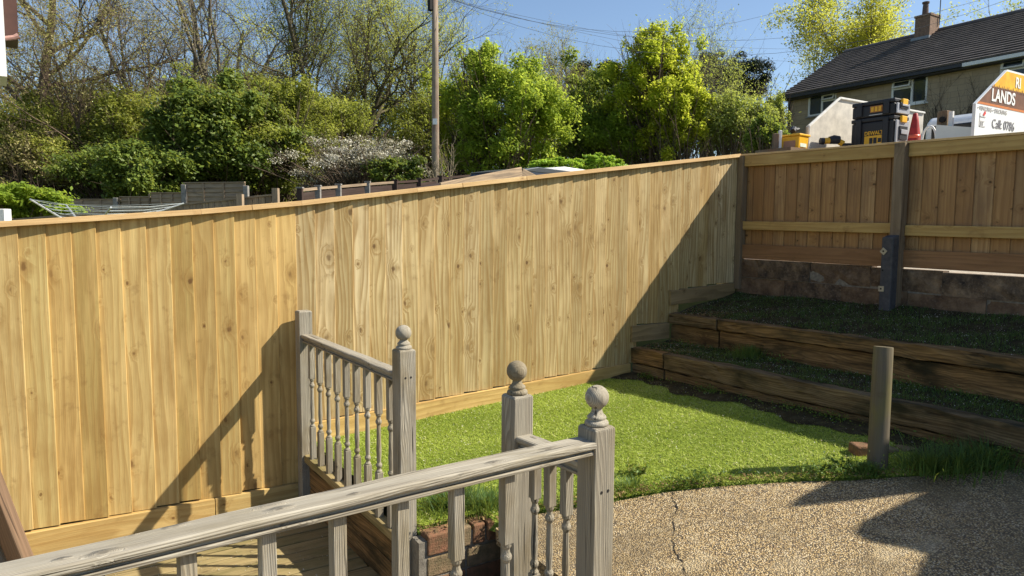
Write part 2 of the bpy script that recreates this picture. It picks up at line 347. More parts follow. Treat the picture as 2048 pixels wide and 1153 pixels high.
# ------------------------------------------------------------------ patio
def hp(x): return max(0.0, .112 * (x - 1.8))
def on_patio(px, py):
    z = 0.0
    for _ in range(8): p = onz(px, py, z); z = hp(p[0])
    return p
edge_px = [(1075, 1026), (1150, 1016), (1240, 1001), (1320, 986), (1400, 976), (1500, 968), (1600, 963), (1700, 961), (1800, 957), (1900, 950), (2048, 936), (2150, 926)]
edge = [on_patio(*q) for q in edge_px]
PEDGE = [(p[0], p[1]) for p in edge]
def build_patio():
    inner = [(1.72, 2.25), (1.72, PEDGE[0][1])]
    # strips from the lawn edge down to the house side
    xs = [1.72] + [p[0] for p in PEDGE] + [4.9]
    ys = [PEDGE[0][1] - .02] + [p[1] for p in PEDGE] + [.9]
    rg = np.random.default_rng(3)
    vs = []; fs = []; rows = 7
    for x, y in zip(xs, ys):
        for r in range(rows):
            t = r / (rows - 1); yy = y + (2.22 - y) * t if x <= 1.73 else y + (-4.0 - y) * t
            if r == 0: yy += rg.normal(0, .006)
            vs.append((x, yy, hp(x)))
    for i in range(len(xs) - 1):
        for r in range(rows - 1): fs.append((i * rows + r, i * rows + r + 1, (i + 1) * rows + r + 1, (i + 1) * rows + r))
    o = mesh_obj('patio', vs, fs, M_PATIO); tag(o, kind='structure')
    s = o.modifiers.new('slab', 'SOLIDIFY'); s.thickness = .09; s.offset = -1
    # the part of the same slab beside the balustrade and under the viewer
    tag(MB().box(1.36, 1.72, -4, 2.2, -.6, 0).build('patio', M_PATIO), kind='structure')
    tag(MB().box(-4, 1.36, -4, 1.72, -.6, 0).build('patio', M_PATIO), kind='structure')
    # the crack across the slab
    pts = [on_patio(x, y) for x, y in [(1346, 985), (1345, 1000), (1356, 1017), (1346, 1040), (1349, 1062), (1344, 1083), (1352, 1104), (1362, 1122), (1366, 1138), (1373, 1156), (1382, 1185), (1380, 1215)]]
    pp = []
    for a, b in zip(pts[:-1], pts[1:]):
        for k in range(4): q = a + (b - a) * k / 4; pp.append(q + np.array([rg.normal(0, .004), rg.normal(0, .004), 0]))
    vs = []; fs = []
    for i, q in enumerate(pp):
        w = abs(rg.normal(.0012, .0014)) + .0007
        vs += [(q[0] - w, q[1], hp(q[0] - w) + .003), (q[0] + w, q[1], hp(q[0] + w) + .003)]
        if i: fs.append((2 * i - 2, 2 * i - 1, 2 * i + 1, 2 * i))
    mesh_obj('crack', vs, fs, M_SCREW, o)
build_patio()

# ------------------------------------------------------------------ lawn and terraces (bases)
def hl(x, y):
    back = .03 + .062 * (x - 1.4); front = .014 + hp(x)
    t = min(max((y - 2.7) / 2.0, 0), 1); return front + (back - front) * t
def edge_y(x): return float(np.interp(x, [p[0] for p in PEDGE], [p[1] for p in PEDGE]))
def ab_x(y): return 1.21 + (4.70 - y) * .0757            # the line of the newel posts
def lawn_front(x): return 3.14 if x < 1.74 else edge_y(x)
def build_lawn():
    vs = []; fs = []; nx, ny = 30, 16
    for i in range(nx + 1):
        x = 1.30 + (4.26 - 1.30) * i / nx
        y0 = lawn_front(x)
        for j in range(ny + 1):
            y = y0 + (4.79 - y0) * j / ny; xx = max(x, ab_x(y) + .05) if i == 0 else x
            vs.append((xx, y - (.025 if j == 0 else 0), hl(xx, y) - (.07 if j == 0 else 0)))
    for i in range(nx):
        for j in range(ny): a = i * (ny + 1) + j; fs.append((a, a + ny + 1, a + ny + 2, a + 1))
    tag(mesh_obj('lawn', vs, fs, M_TURFB), kind='structure')
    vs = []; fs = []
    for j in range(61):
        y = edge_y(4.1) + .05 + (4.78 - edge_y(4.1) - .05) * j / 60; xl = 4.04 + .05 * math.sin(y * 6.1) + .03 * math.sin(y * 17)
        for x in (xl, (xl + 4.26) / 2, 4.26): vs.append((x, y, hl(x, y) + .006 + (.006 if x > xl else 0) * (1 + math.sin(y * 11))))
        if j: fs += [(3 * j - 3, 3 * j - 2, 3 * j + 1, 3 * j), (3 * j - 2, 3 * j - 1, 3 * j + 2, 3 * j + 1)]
    tag(mesh_obj('soil', vs, fs, M_SOIL), kind='structure')  # bare soil by the sleepers, also laid to darken the shaded lawn band
build_lawn()
def t1_top(y): return .455 + (4.8 - y) * .014
def t2_top(y): return .747 + (4.8 - y) * .017
def t1_z(x, y): return t1_top(y) - .012 + (x - 4.3) * .08 + .008 * math.sin(x * 23 + y * 9)
def t2_z(x, y): return t2_top(y) - .008 + (x - 4.8) * .20 + .01 * math.sin(x * 11 + y * 7)
def build_terraces():
    for fn, x0, x1 in ((t1_z, 4.32, 4.74), (t2_z, 4.80, 5.66)):
        vs = []; fs = []
        for i in range(7):
            x = x0 + (x1 - x0) * i / 6
            for j in range(21): y = .2 + 4.6 * j / 20; vs.append((x, y, fn(x, y)))
        for i in range(6):
            for j in range(20): a = i * 21 + j; fs.append((a, a + 21, a + 22, a + 1))
        tag(mesh_obj('terrace', vs, fs, M_SOIL), kind='structure')
build_terraces()

# ------------------------------------------------------------------ sleeper walls
def sleeper_wall(label, xf, courses, ytop, joint, seed):
    t = thing('sleeper_wall', label, 'retaining wall', (xf, 3.0, courses[0][0]))
    k = 0
    for z0, z1, dx, w in courses:
        for ya, yb in ((4.78, joint + .01), (joint - .01, .75)):
            za = (z0 + z1) / 2 + ytop(ya); zb = (z0 + z1) / 2 + ytop(yb)
            beam('sleeper', (xf + dx + w / 2, ya, za), (xf + dx + w / 2, yb, zb), w, z1 - z0, M_SLEEPER, t,
                 rough=.0038, nseg=max(4, int((ya - yb) / .09)), seed=seed + k); k += 1
    return t
sleeper_wall('lower mossy timber sleeper retaining wall edging the lawn', 4.24, [(-.34, -.152, .016, .1), (-.139, 0.0, 0.0, .11)], t1_top, 4.36, 10)
sleeper_wall('upper timber sleeper retaining wall below the fence post', 4.72, [(-.34, -.112, .026, .1), (-.098, 0.0, -.012, .13)], t2_top, 4.185, 40)

# ------------------------------------------------------------------ left close board fence
TOPX = [-2.7, -.445, .591, 1.224, 2.079, 3.845, 5.654]; TOPZ = [1.354, 1.548, 1.637, 1.707, 1.826, 2.064, 2.304]
def ftop(x): return float(np.interp(x, TOPX, TOPZ))
def fbot(x):
    if x < 1.19: return -.253
    if x < 4.22: return .160 + .048 * (x - 1.19)
    if x < 4.70: return .655
    return .965 + .05 * (x - 4.7)
FY = 4.80
def build_left_fence():
    t = thing('close_board_fence', 'long new honey coloured close board fence behind the lawn, in sun', 'fence', (2.0, FY, 0))
    x = -1.30 - 10 * .13; i = -10
    while x < 5.60:
        rg = random.Random(100 + i)
        w = .152; pitch = .13 + rg.uniform(-.005, .005)
        if x + w > 5.66: w = 5.66 - x
        for s in (1.19, 4.22, 4.70): 
            pass
        z0 = fbot(x + w / 2) + rg.uniform(-.002, .013); zt0 = ftop(x) - .012; zt1 = ftop(x + w) - .012
        if any(x - .002 < s < x + w for s in (1.19, 4.22, 4.70)): z0 = min(fbot(x + .005), fbot(x + w)) + .002
        j = rg.uniform(-.003, .003); h = zt1 - z0
        lean = rg.uniform(-.004, .004)
        # front left, front right, back right, back left; thick edge to the right
        e_ = rg.choice((-.006, -.007, -.009, -.011, -.016)); prof = [(0, .004 + j), (w - .003, e_ + j), (w, e_ + .002 + j), (w, .003 + j), (0, .012 + j)]
        vs = []; nz = 7; bow = rg.uniform(-.0035, .0035)
        for q in range(nz + 1):
            u = q / nz
            for px_, py_ in prof:
                zt = zt0 + (zt1 - zt0) * px_ / w
                vs.append((px_ + lean * u, py_ + bow * math.sin(u * math.pi) * (px_ / w), (zt - z0) * u))
        n = 5; fs = [tuple(range(n - 1, -1, -1)), tuple(range(nz * n, nz * n + n))]
        for q in range(nz):
            for r in range(n): fs.append((q * n + r, q * n + (r + 1) % n, (q + 1) * n + (r + 1) % n, (q + 1) * n + r))
        mesh_obj('board', vs, fs, M_FENCE if x < 1.1 else M_FENCEB, t, Matrix.Translation((x, FY, z0)))
        x += pitch; i += 1
    # gravel boards, stepped with the ground
    def gb(x0, x1, zt0, zt1, h, nm='gravel_board'):
        beam(nm, (x0, FY - .006, zt0 - h / 2), (x1, FY - .006, zt1 - h / 2), .045, h, M_FENCE if x0 < 4 else M_GRAVEL3, t, bevel=.003)
    gb(-2.66, -1.4, -.256, -.256, .148); gb(-1.396, .62, -.256, -.256, .148); gb(.624, 1.17, -.256, -.256, .148)
    gb(1.20, 2.9, .157, .239, .16); gb(2.903, 4.23, .239, .303, .16)
    gb(4.235, 4.712, .652, .652, .15); gb(4.715, 5.62, .962, 1.007, .14)
    # capping in lengths
    for a, b in ((-2.66, -1.4), (-1.397, .9), (.903, 2.46), (2.463, 3.05), (3.053, 5.62)):
        pa = (a, FY - .008, ftop(a) + .004); pb = (b, FY - .008, ftop(b) + .004)
        if a < 1.2 < b or a < .6 < b:
            mid = [c for c in TOPX if a < c < b]; pts = [a] + mid + [b]
        else: pts = [a] + [c for c in TOPX if a < c < b] + [b]
        for c0, c1 in zip(pts[:-1], pts[1:]):
            beam('capping', (c0, FY - .008, ftop(c0) + .003), (c1, FY - .008, ftop(c1) + .003), .066, .034, M_CAP, t, bevel=.002)
    # rails and posts on the far side
    for zo in (-.25, -1.0):
        for a, b in ((-2.6, 1.2), (1.21, 3.4), (3.41, 5.6)):
            beam('rail', (a, FY + .045, ftop(a) + zo), (b, FY + .045, ftop(b) + zo), .05, .075, M_FENCE, t)
    for px_ in (-2.5, -.6, 1.2, 3.4, 5.58):
        beam('post', (px_, FY + .1, -.5), (px_, FY + .1, ftop(px_) - .05), .09, .09, M_FENCE, t, ydir=(0, 1, 0))
build_left_fence()

# ------------------------------------------------------------------ right fence on its block wall (we see the rail side)
RX = 5.654
def rtop(y): return 2.303 - (4.79 - y) * .0237
def build_right_fence():
    t = thing('close_board_fence', 'shaded close board fence with rails and dark post, above the block wall', 'fence', (RX, 3.0, 1.2))
    YE = .98
    y = 4.80; i = 0
    while y > YE + .02:
        rg = random.Random(900 + i); w = .15
        z0 = 1.285 + rg.uniform(-.006, .006); z1 = rtop(y) - .02
        prof = [(.012, 0), (.0, -w), (.012, -w), (.019, 0)]
        lean = rg.uniform(-.005, .005)
        vs = [(a + .03, b + (lean if q else 0), q) for q in (0, z1 - z0) for a, b in prof]
        fs = [(0, 1, 2, 3), (7, 6, 5, 4)] + [(r, r + 4, (r + 1) % 4 + 4, (r + 1) % 4) for r in range(4)]
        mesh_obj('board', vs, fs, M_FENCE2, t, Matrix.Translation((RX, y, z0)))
        y -= .127 + rg.uniform(-.004, .004); i += 1
    yp = float(onx(1797, 450, RX - .03)[1]); y2 = 1.02
    def rail(nm, za, zb, wd, h, mat, x):
        for a, b in ((4.74, yp + .045), (yp - .045, y2)):
            beam(nm, (x, a, za + rtop(a) - 2.303), (x, b, zb + rtop(b) - 2.303), wd, h, mat, t, bevel=.004)
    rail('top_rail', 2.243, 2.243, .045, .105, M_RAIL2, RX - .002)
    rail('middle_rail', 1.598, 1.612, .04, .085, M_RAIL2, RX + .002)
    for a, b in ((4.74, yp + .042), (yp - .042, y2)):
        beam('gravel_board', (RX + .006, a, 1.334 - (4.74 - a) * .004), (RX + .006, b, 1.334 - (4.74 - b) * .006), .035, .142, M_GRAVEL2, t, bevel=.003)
    for a, b in ((4.80, 2.2), (2.196, 1.0)):
        beam('capping', (RX + .012, a, rtop(a) + .003), (RX + .012, b, rtop(b) + .003), .085, .018, M_CAP, t, bevel=.002)
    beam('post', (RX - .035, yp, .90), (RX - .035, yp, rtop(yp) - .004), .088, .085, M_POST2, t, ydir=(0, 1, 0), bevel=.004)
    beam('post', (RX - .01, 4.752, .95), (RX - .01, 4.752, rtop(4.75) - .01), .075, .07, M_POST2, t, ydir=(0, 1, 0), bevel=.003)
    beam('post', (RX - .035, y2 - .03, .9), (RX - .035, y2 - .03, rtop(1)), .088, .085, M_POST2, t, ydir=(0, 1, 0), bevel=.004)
    # nail heads through the boards
    # short dark spur bolted to the post
    xs = RX - .035 - .1
    s = thing('post_spur', 'short dark grey repair spur with square washers bolted to the fence post', 'post', (xs, yp + .02, .88))
    zb, zt = .86, float(onx(1780, 470, xs)[2])
    ys = float(onx(1778, 540, xs)[1])
    mb = MB(); w = .048
    mb.add([(-.045, -w, 0), (.045, -w, 0), (.045, w, 0), (-.045, w, 0), (-.045, -w, zt - zb - .02), (.045, -w, zt - zb), (.045, w, zt - zb), (-.045, w, zt - zb - .02)],
           [(3, 2, 1, 0), (4, 5, 6, 7), (0, 1, 5, 4), (1, 2, 6, 5), (2, 3, 7, 6), (3, 0, 4, 7)])
    mb.build('shaft', M_SPUR, s, Matrix.Translation((xs, ys, zb)), bevel=.01, seg=2)
    for (ppx, ppy, rot) in ((1767, 503, .7), (1762, 578, 0.0)):
        p = onx(ppx, ppy, xs - .05)
        M = Matrix.Translation(p) @ Matrix.Rotation(rot, 4, 'X')
        wsh = MB().box(-.002, .004, -.022, .022, -.022, .022).build('washer', M_PLATE, s, M)
        MB().tube([(-.006, 0, 0), (0.0, 0, 0)], .007, 8).build('bolt', M_SCREW, wsh, M)
    p = onx(1765, 541, xs - .047); MB().tube([(-.001, 0, 0), (.004, 0, 0)], .008, 8).build('hole', M_SCREW, s, Matrix.Translation(p))
build_right_fence()

def build_block_wall():
    t = thing('block_wall', 'low stained concrete block wall under the shaded fence', 'wall', (RX, 3.0, .8))
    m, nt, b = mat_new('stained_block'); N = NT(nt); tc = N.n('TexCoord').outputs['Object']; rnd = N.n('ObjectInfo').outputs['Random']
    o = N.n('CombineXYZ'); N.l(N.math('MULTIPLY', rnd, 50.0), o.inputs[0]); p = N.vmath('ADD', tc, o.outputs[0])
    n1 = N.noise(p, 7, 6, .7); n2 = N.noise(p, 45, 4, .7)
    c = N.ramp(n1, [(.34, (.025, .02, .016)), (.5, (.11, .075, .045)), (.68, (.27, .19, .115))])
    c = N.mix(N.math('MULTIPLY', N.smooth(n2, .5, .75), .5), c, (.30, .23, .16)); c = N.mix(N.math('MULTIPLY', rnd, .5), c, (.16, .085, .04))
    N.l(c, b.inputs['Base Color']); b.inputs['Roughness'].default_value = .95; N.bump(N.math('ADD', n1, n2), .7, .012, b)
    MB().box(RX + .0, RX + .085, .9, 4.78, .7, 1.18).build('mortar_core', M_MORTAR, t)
    k = 0
    for c0, (z0, z1) in enumerate(((.80, 1.07), (1.076, 1.256))):
        y = 4.78 - (.22 if c0 % 2 else 0.0) + .0
        if c0 % 2: ys = [4.78, 4.52]
        else: ys = [4.78]
        while ys[-1] > 1.0: ys.append(ys[-1] - .58)
        for a, bq in zip(ys[:-1], ys[1:]):
            rg = np.random.default_rng(k); dz = -max(0.0, 3.75 - (a + bq) / 2) * .02; pr = rg.uniform(-.006, .006)
            w = (a - bq) - .005; h = z1 - z0 - .001
            vs = []; nyy, nzz = 6, 3
            for iz in range(nzz + 1):
                for iy in range(nyy + 1):
                    ed = (iy in (0, nyy)) or (iz in (0, nzz))
                    vs.append((rg.normal(0, .005) + (.005 if ed else 0), -w / 2 + w * iy / nyy, h * iz / nzz))
            nb = len(vs); fs = []
            for iz in range(nzz):
                for iy in range(nyy): q = iz * (nyy + 1) + iy; fs.append((q, q + nyy + 1, q + nyy + 2, q + 1))
            vs += [(.10, -w / 2, 0), (.10, w / 2, 0), (.10, w / 2, h), (.10, -w / 2, h)]
            top = [nzz * (nyy + 1) + iy for iy in range(nyy + 1)]; bot = list(range(nyy + 1))
            lf = [iz * (nyy + 1) for iz in range(nzz + 1)]; rt = [iz * (nyy + 1) + nyy for iz in range(nzz + 1)]
            fs += [tuple(top[::-1] + [nb + 3, nb + 2])[::-1], tuple(bot + [nb + 1, nb]), tuple(lf[::-1] + [nb, nb + 3]), tuple(rt + [nb + 2, nb + 1]), (nb, nb + 1, nb + 2, nb + 3)]
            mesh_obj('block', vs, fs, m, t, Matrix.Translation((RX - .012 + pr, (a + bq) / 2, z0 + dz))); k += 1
build_block_wall()

# ------------------------------------------------------------------ lower deck, its retaining boards, brick edging, step
def build_deck():
    d = tag(bpy.data.objects.new('deck', None), kind='structure'); link(d, Matrix.Translation((0, 3.2, -.41)))
    y = 4.70; i = 0
    while y > 1.85:
        rg = random.Random(i); z = -.43 + rg.uniform(-.002, .002)
        beam('plank', (-2.4, y - .06, z), (ab_x(y) + .02 + rg.uniform(-.01, .01), y - .06, z), .118, .03, M_DECK, d, bevel=.004, ydir=(0, 0, 1)); y -= .127; i += 1
    w = thing('retaining_boards', 'dark mossy timber boards below the farther balustrade', 'retaining wall', (1.25, 4.0, -.41))
    for k, (z0, z1) in enumerate(((-.41, -.265), (-.258, -.11))):
        zc = (z0 + z1) / 2
        beam('plank', (ab_x(4.66) + .02, 4.66, zc), (ab_x(3.25) + .02, 3.25, zc), .03, z1 - z0, M_SLEEPER, w, rough=.002, nseg=10, seed=70 + k)
build_deck()
def build_brick_edge():
    t = thing('brick_edging', 'red brick edge of the lawn beside the step opening', 'brick wall', (1.6, 3.1, -.41))
    y0 = 3.05; x = ab_x(3.1) + .052; rg = random.Random(5)
    MB().box(x - .045, 1.98, y0 + .012, y0 + .10, -.42, -.035).build('mortar_core', M_MORTAR, t)
    xs = x
    for L, mt in ((.165, M_BRICK), (.07, M_BRICK2), (.07, M_BRICK), (.165, M_BRICK), (.12, M_BRICK)):
        MB().box(0, L, 0, .10, 0, .105).build('brick', mt, t, Matrix.Translation((xs, y0 + rg.uniform(-.006, .004), -.11)) @ Matrix.Rotation(rg.uniform(-.02, .02), 4, 'Y'), bevel=.007, seg=2); xs += L + .013
    for c in range(2):
        xs = x
        for L in (.215, .215, .16):
            MB().box(0, L, 0, .09, 0, .1).build('brick', M_BRICK2 if c == 0 else M_BRICK, t, Matrix.Translation((xs, y0 + .003 + rg.uniform(-.004, .004), -.225 - c * .112)), bevel=.006, seg=2); xs += L + .012
    s = MB().box(1.34, 1.715, 2.26, 3.03, -.6, -.30).build('step', M_CONC); tag(s, 'shadowed concrete step in the gap between the newel posts', 'step')
build_brick_edge()

# ------------------------------------------------------------------ balustrades
A_ = np.array([1.21, 4.70]); D_ = np.array([1.432, 1.781])
E1 = (A_ - D_) / np.linalg.norm(A_ - D_); E2 = np.array([-E1[1], E1[0]])          # E1 towards the fence, E2 to the left
BR = math.atan2(E2[1], E2[0]) - math.pi                                            # turn of the square sections
def bal_pt(s1, s2=0.0): p = D_ + E1 * s1 + E2 * s2; return float(p[0]), float(p[1])
_balcache = {}
def baluster(parent, xy, ztop, zsq1, zsq0, zbot, w=.036, turn=BR):
    key = (round(ztop - zbot, 3), round(zsq1 - zbot, 3), round(zsq0 - zbot, 3), w)
    if key not in _balcache:
        H = ztop - zbot; a = zsq0 - zbot; b = zsq1 - zbot; r = w / 2; mb = MB(); L = b - a
        mb.box(-r, r, -r, r, 0, a); mb.box(-r, r, -r, r, b, H)
        prof = [(r * .98, a - .001), (r * .98, a + .008), (r * .6, a + .016), (r * .62, a + .022), (r * .95, a + .034), (r * .98, a + .042), (r * .62, a + .056), (r * .66, a + .066),
                (r * .8, a + .12), (r * .72, a + L * .5), (r * .62, b - .075), (r * .6, b - .064), (r * .98, b - .050), (r * .98, b - .042), (r * .68, b - .030), (r * .6, b - .020), (r * .9, b - .010), (r * .98, b + .001)]
        mb.lathe(prof, 12)
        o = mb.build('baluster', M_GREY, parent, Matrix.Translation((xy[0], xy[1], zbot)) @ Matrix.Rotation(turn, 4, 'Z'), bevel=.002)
        _balcache[key] = o.data
        return o
    o = bpy.data.objects.new('baluster', _balcache[key])
    link(o, Matrix.Translation((xy[0], xy[1], zbot)) @ Matrix.Rotation(turn + random.uniform(-.05, .05), 4, 'Z'), parent)
    m = o.modifiers.new('edge', 'BEVEL'); m.width = .002; m.limit_method = 'ANGLE'; m.angle_limit = math.radians(40)
    return o
def newel(parent, xy, ztop, zbot, finial=True, w=.09, holes=False, fh=.137):
    M = Matrix.Translation((xy[0], xy[1], zbot)) @ Matrix.Rotation(BR, 4, 'Z')
    mb = MB(); r = w / 2; H = ztop - zbot; e = r * .86
    mb.prism([(-r, -r), (r, -r), (r, r), (-r, r)], 0, H - .008)
    mb.add([(-r, -r, H - .008), (r, -r, H - .008), (r, r, H - .008), (-r, r, H - .008), (-e, -e, H), (e, -e, H), (e, e, H), (-e, e, H)],
           [(4, 5, 6, 7), (0, 1, 5, 4), (1, 2, 6, 5), (2, 3, 7, 6), (3, 0, 4, 7)])
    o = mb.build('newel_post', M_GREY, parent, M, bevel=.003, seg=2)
    if finial:
        R = .0405; cz = fh - R
        prof = [(.037, 0), (.0405, .004), (.041, .010), (.038, .016), (.031, .0195), (.030, .023), (.0335, .027), (.031, .033), (.024, .039), (.0195, .046), (.0185, .052)]
        for k in range(1, 15):
            a = -math.pi / 2 + math.pi * (k + 1.2) / 16.2; prof.append((max(.001, R * math.cos(a)), cz + R * math.sin(a)))
        prof = [q for i, q in enumerate(prof) if i < 11 or q[1] > .054]
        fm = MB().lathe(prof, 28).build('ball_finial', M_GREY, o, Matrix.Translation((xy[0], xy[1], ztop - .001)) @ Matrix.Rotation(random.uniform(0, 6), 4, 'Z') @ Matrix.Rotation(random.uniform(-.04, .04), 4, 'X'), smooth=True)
    if holes:
        for dx in (-.014, .016):
            MB().tube([(dx, -r - .0012, 0), (dx, -r + .002, 0)], .0055, 10).build('screw_hole', M_SCREW, o, Matrix.Translation((xy[0], xy[1], holes)) @ Matrix.Rotation(BR, 4, 'Z'))
    return o
def handrail(parent, p0, p1, w=.085, h=.042, mat=None):
    """moulded rail: flat top with eased edges, a groove and a fillet strip below; p on the top centre line"""
    p0 = np.array(p0); p1 = np.array(p1); L = float(np.linalg.norm(p1 - p0)); a = w / 2
    prof = [(-a + .006, 0), (a - .006, 0), (a - .001, -.003), (a, -.009), (a - .001, -.019), (a - .006, -.024), (a - .018, -.026), (a - .018, -h), (-a + .018, -h), (-a + .018, -.026), (-a + .006, -.024), (-a + .001, -.019), (-a, -.009), (-a + .001, -.003)]
    n = len(prof); seg = 10; vs = []; rg = np.random.default_rng(int(L * 100))
    for i in range(seg + 1):
        jx, jy = rg.normal(0, .0012, 2)
        for x, y in prof: vs.append((x + jx, y + jy, -L / 2 + L * i / seg))
    fs = [tuple(range(n)), tuple(range(seg * n + n - 1, seg * n - 1, -1))]
    for i in range(seg):
        for r in range(n): fs.append((i * n + r, (i + 1) * n + r, (i + 1) * n + (r + 1) % n, i * n + (r + 1) % n))
    o = mesh_obj('handrail', vs, fs, mat or M_GREYR, parent, axes((p0 + p1) / 2, p1 - p0, (0, 0, 1)))
    # fillet strip under the rail
    q = w / 2 - .007; MBf = MB().box(-q, q, -h - .011, -h, -L / 2, L / 2)
    MBf.build('fillet', M_GREY, o, axes((p0 + p1) / 2, p1 - p0, (0, 0, 1)), bevel=.002)
    return o
def build_balustrades():
    # farther one, against the fence
    b1 = thing('balustrade', 'farther weathered grey balustrade running from the fence to a ball topped newel', 'balustrade', (*bal_pt(2.2), -.4))
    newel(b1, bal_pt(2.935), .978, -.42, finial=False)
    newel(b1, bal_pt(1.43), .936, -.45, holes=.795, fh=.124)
    handrail(b1, (*bal_pt(2.895), .822), (*bal_pt(1.475), .810), w=.075)
    r = beam('bottom_rail', (*bal_pt(2.89), -.045), (*bal_pt(1.475), -.085), .06, .05, M_DECK, b1, bevel=.004)
    for k in range(9):
        s = 2.793 - k * .1505; baluster(b1, bal_pt(s), .785, .53, .20, -.06)
    # nearer one: short return and the long rail in front
    b2 = thing('balustrade', 'nearer weathered grey balustrade with two ball topped newels and a long rail', 'balustrade', (*bal_pt(0), 0))
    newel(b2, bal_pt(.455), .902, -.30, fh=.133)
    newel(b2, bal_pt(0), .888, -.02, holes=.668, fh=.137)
    handrail(b2, (*bal_pt(.41), .748), (*bal_pt(.045), .752), w=.075)
    for s in (.245, .15, .335): baluster(b2, bal_pt(s), .715, .52, .22, .07)
    beam('bottom_rail', (*bal_pt(.41), .05), (*bal_pt(.045), .05), .055, .045, M_GREY, b2, bevel=.004)
    handrail(b2, (*bal_pt(0, .042), .847), (*bal_pt(0, 2.3), .862), w=.092, h=.036)
    for k in range(10):
        s = .373 + (k - 1) * .1815 if k else .19
        s = .373 + k * .1815
        baluster(b2, bal_pt(0, s), .815, .575, .25, .07, w=.037)
    beam('bottom_rail', (*bal_pt(0, .045), .05), (*bal_pt(0, 2.3), .05), .055, .045, M_GREY, b2, bevel=.004)
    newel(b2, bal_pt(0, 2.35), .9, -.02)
    # stair rail in the lower left corner
    sr = thing('stair_rail', 'brown weathered sloping stair rail at the left edge', 'handrail', (-1.0, 3.2, -.41))
    pa = at(84, 1128, 3.05); pb = at(-18, 865, 2.92); dv = (pb - pa) / np.linalg.norm(pb - pa)
    off = np.array([-.055, -.03, -.02])
    beam('rail', pa - dv * .25 + off, pb + dv * .5 + off, .09, .055, M_BROWNW, sr, ydir=(0.3, .5, .8), bevel=.006)
    beam('string', pa - dv * .3 + off + np.array([-.10, -.03, -.08]), pb + dv * .5 + off + np.array([-.10, -.03, -.08]), .30, .04, M_GREYR, sr, ydir=(.85, -.5, .2), bevel=.004)
    pe = pa - dv * .2 + off + np.array([-.08, -.02, -.05])
    beam('post', (pe[0], pe[1], -.415), (pe[0], pe[1], pe[2]), .07, .07, M_BROWNW, sr, ydir=(0, 1, 0))
build_balustrades()

# ------------------------------------------------------------------ round stake, loose edging by the patio
def build_stake():
    p0 = on_patio(1754, 938); p1 = at(1767, 694, float((p0 - CAM) @ FW) + .005)
    mb = MB(); n = 18; vs = []; fs = []; rg = np.random.default_rng(2); L = float(np.linalg.norm(p1 - p0)) + .1
    prof = [(.052, -.1), (.053, .1), (.0525, .3), (.052, .5), (.051, L - .106), (.049, L - .1)]
    mb.lathe(prof, 18)
    dv = (p1 - p0) / np.linalg.norm(p1 - p0)
    o = mb.build('round_stake', M_POLE, None, axes(p0, dv, (0, 1, 0)), smooth=False)
    o.data.shade_smooth(); m = o.modifiers.new('edge', 'EDGE_SPLIT'); m.split_angle = math.radians(50)
    tag(o, 'round weathered timber stake standing at the patio edge', 'post')
    t = thing('edging_wall', 'low broken brick edging behind the round stake', 'brick edging', tuple(onz(1850, 890, .25)))
    a = onz(1703, 903, .25); b = onz(1985, 886, .30); L = float(np.linalg.norm(b - a)); dv = (b - a) / L; n = 6
    for k in range(n):
        rg = random.Random(60 + k); q = a + dv * L * k / n; yaw = math.atan2(dv[1], dv[0]); bl = L / n * rg.uniform(.8, .94)
        MB().box(0, bl, -.05, .05, 0, .075).build('brick', M_BRICK if k == 0 else M_BRICK2, t,
            Matrix.Translation((q[0], q[1], q[2] - (.03 if k == 0 else .062) + rg.uniform(-.008, .008))) @ Matrix.Rotation(yaw + rg.uniform(-.06, .06), 4, 'Z') @ Matrix.Rotation(rg.uniform(-.05, .05), 4, 'Y'), bevel=.012, seg=2)
build_stake()

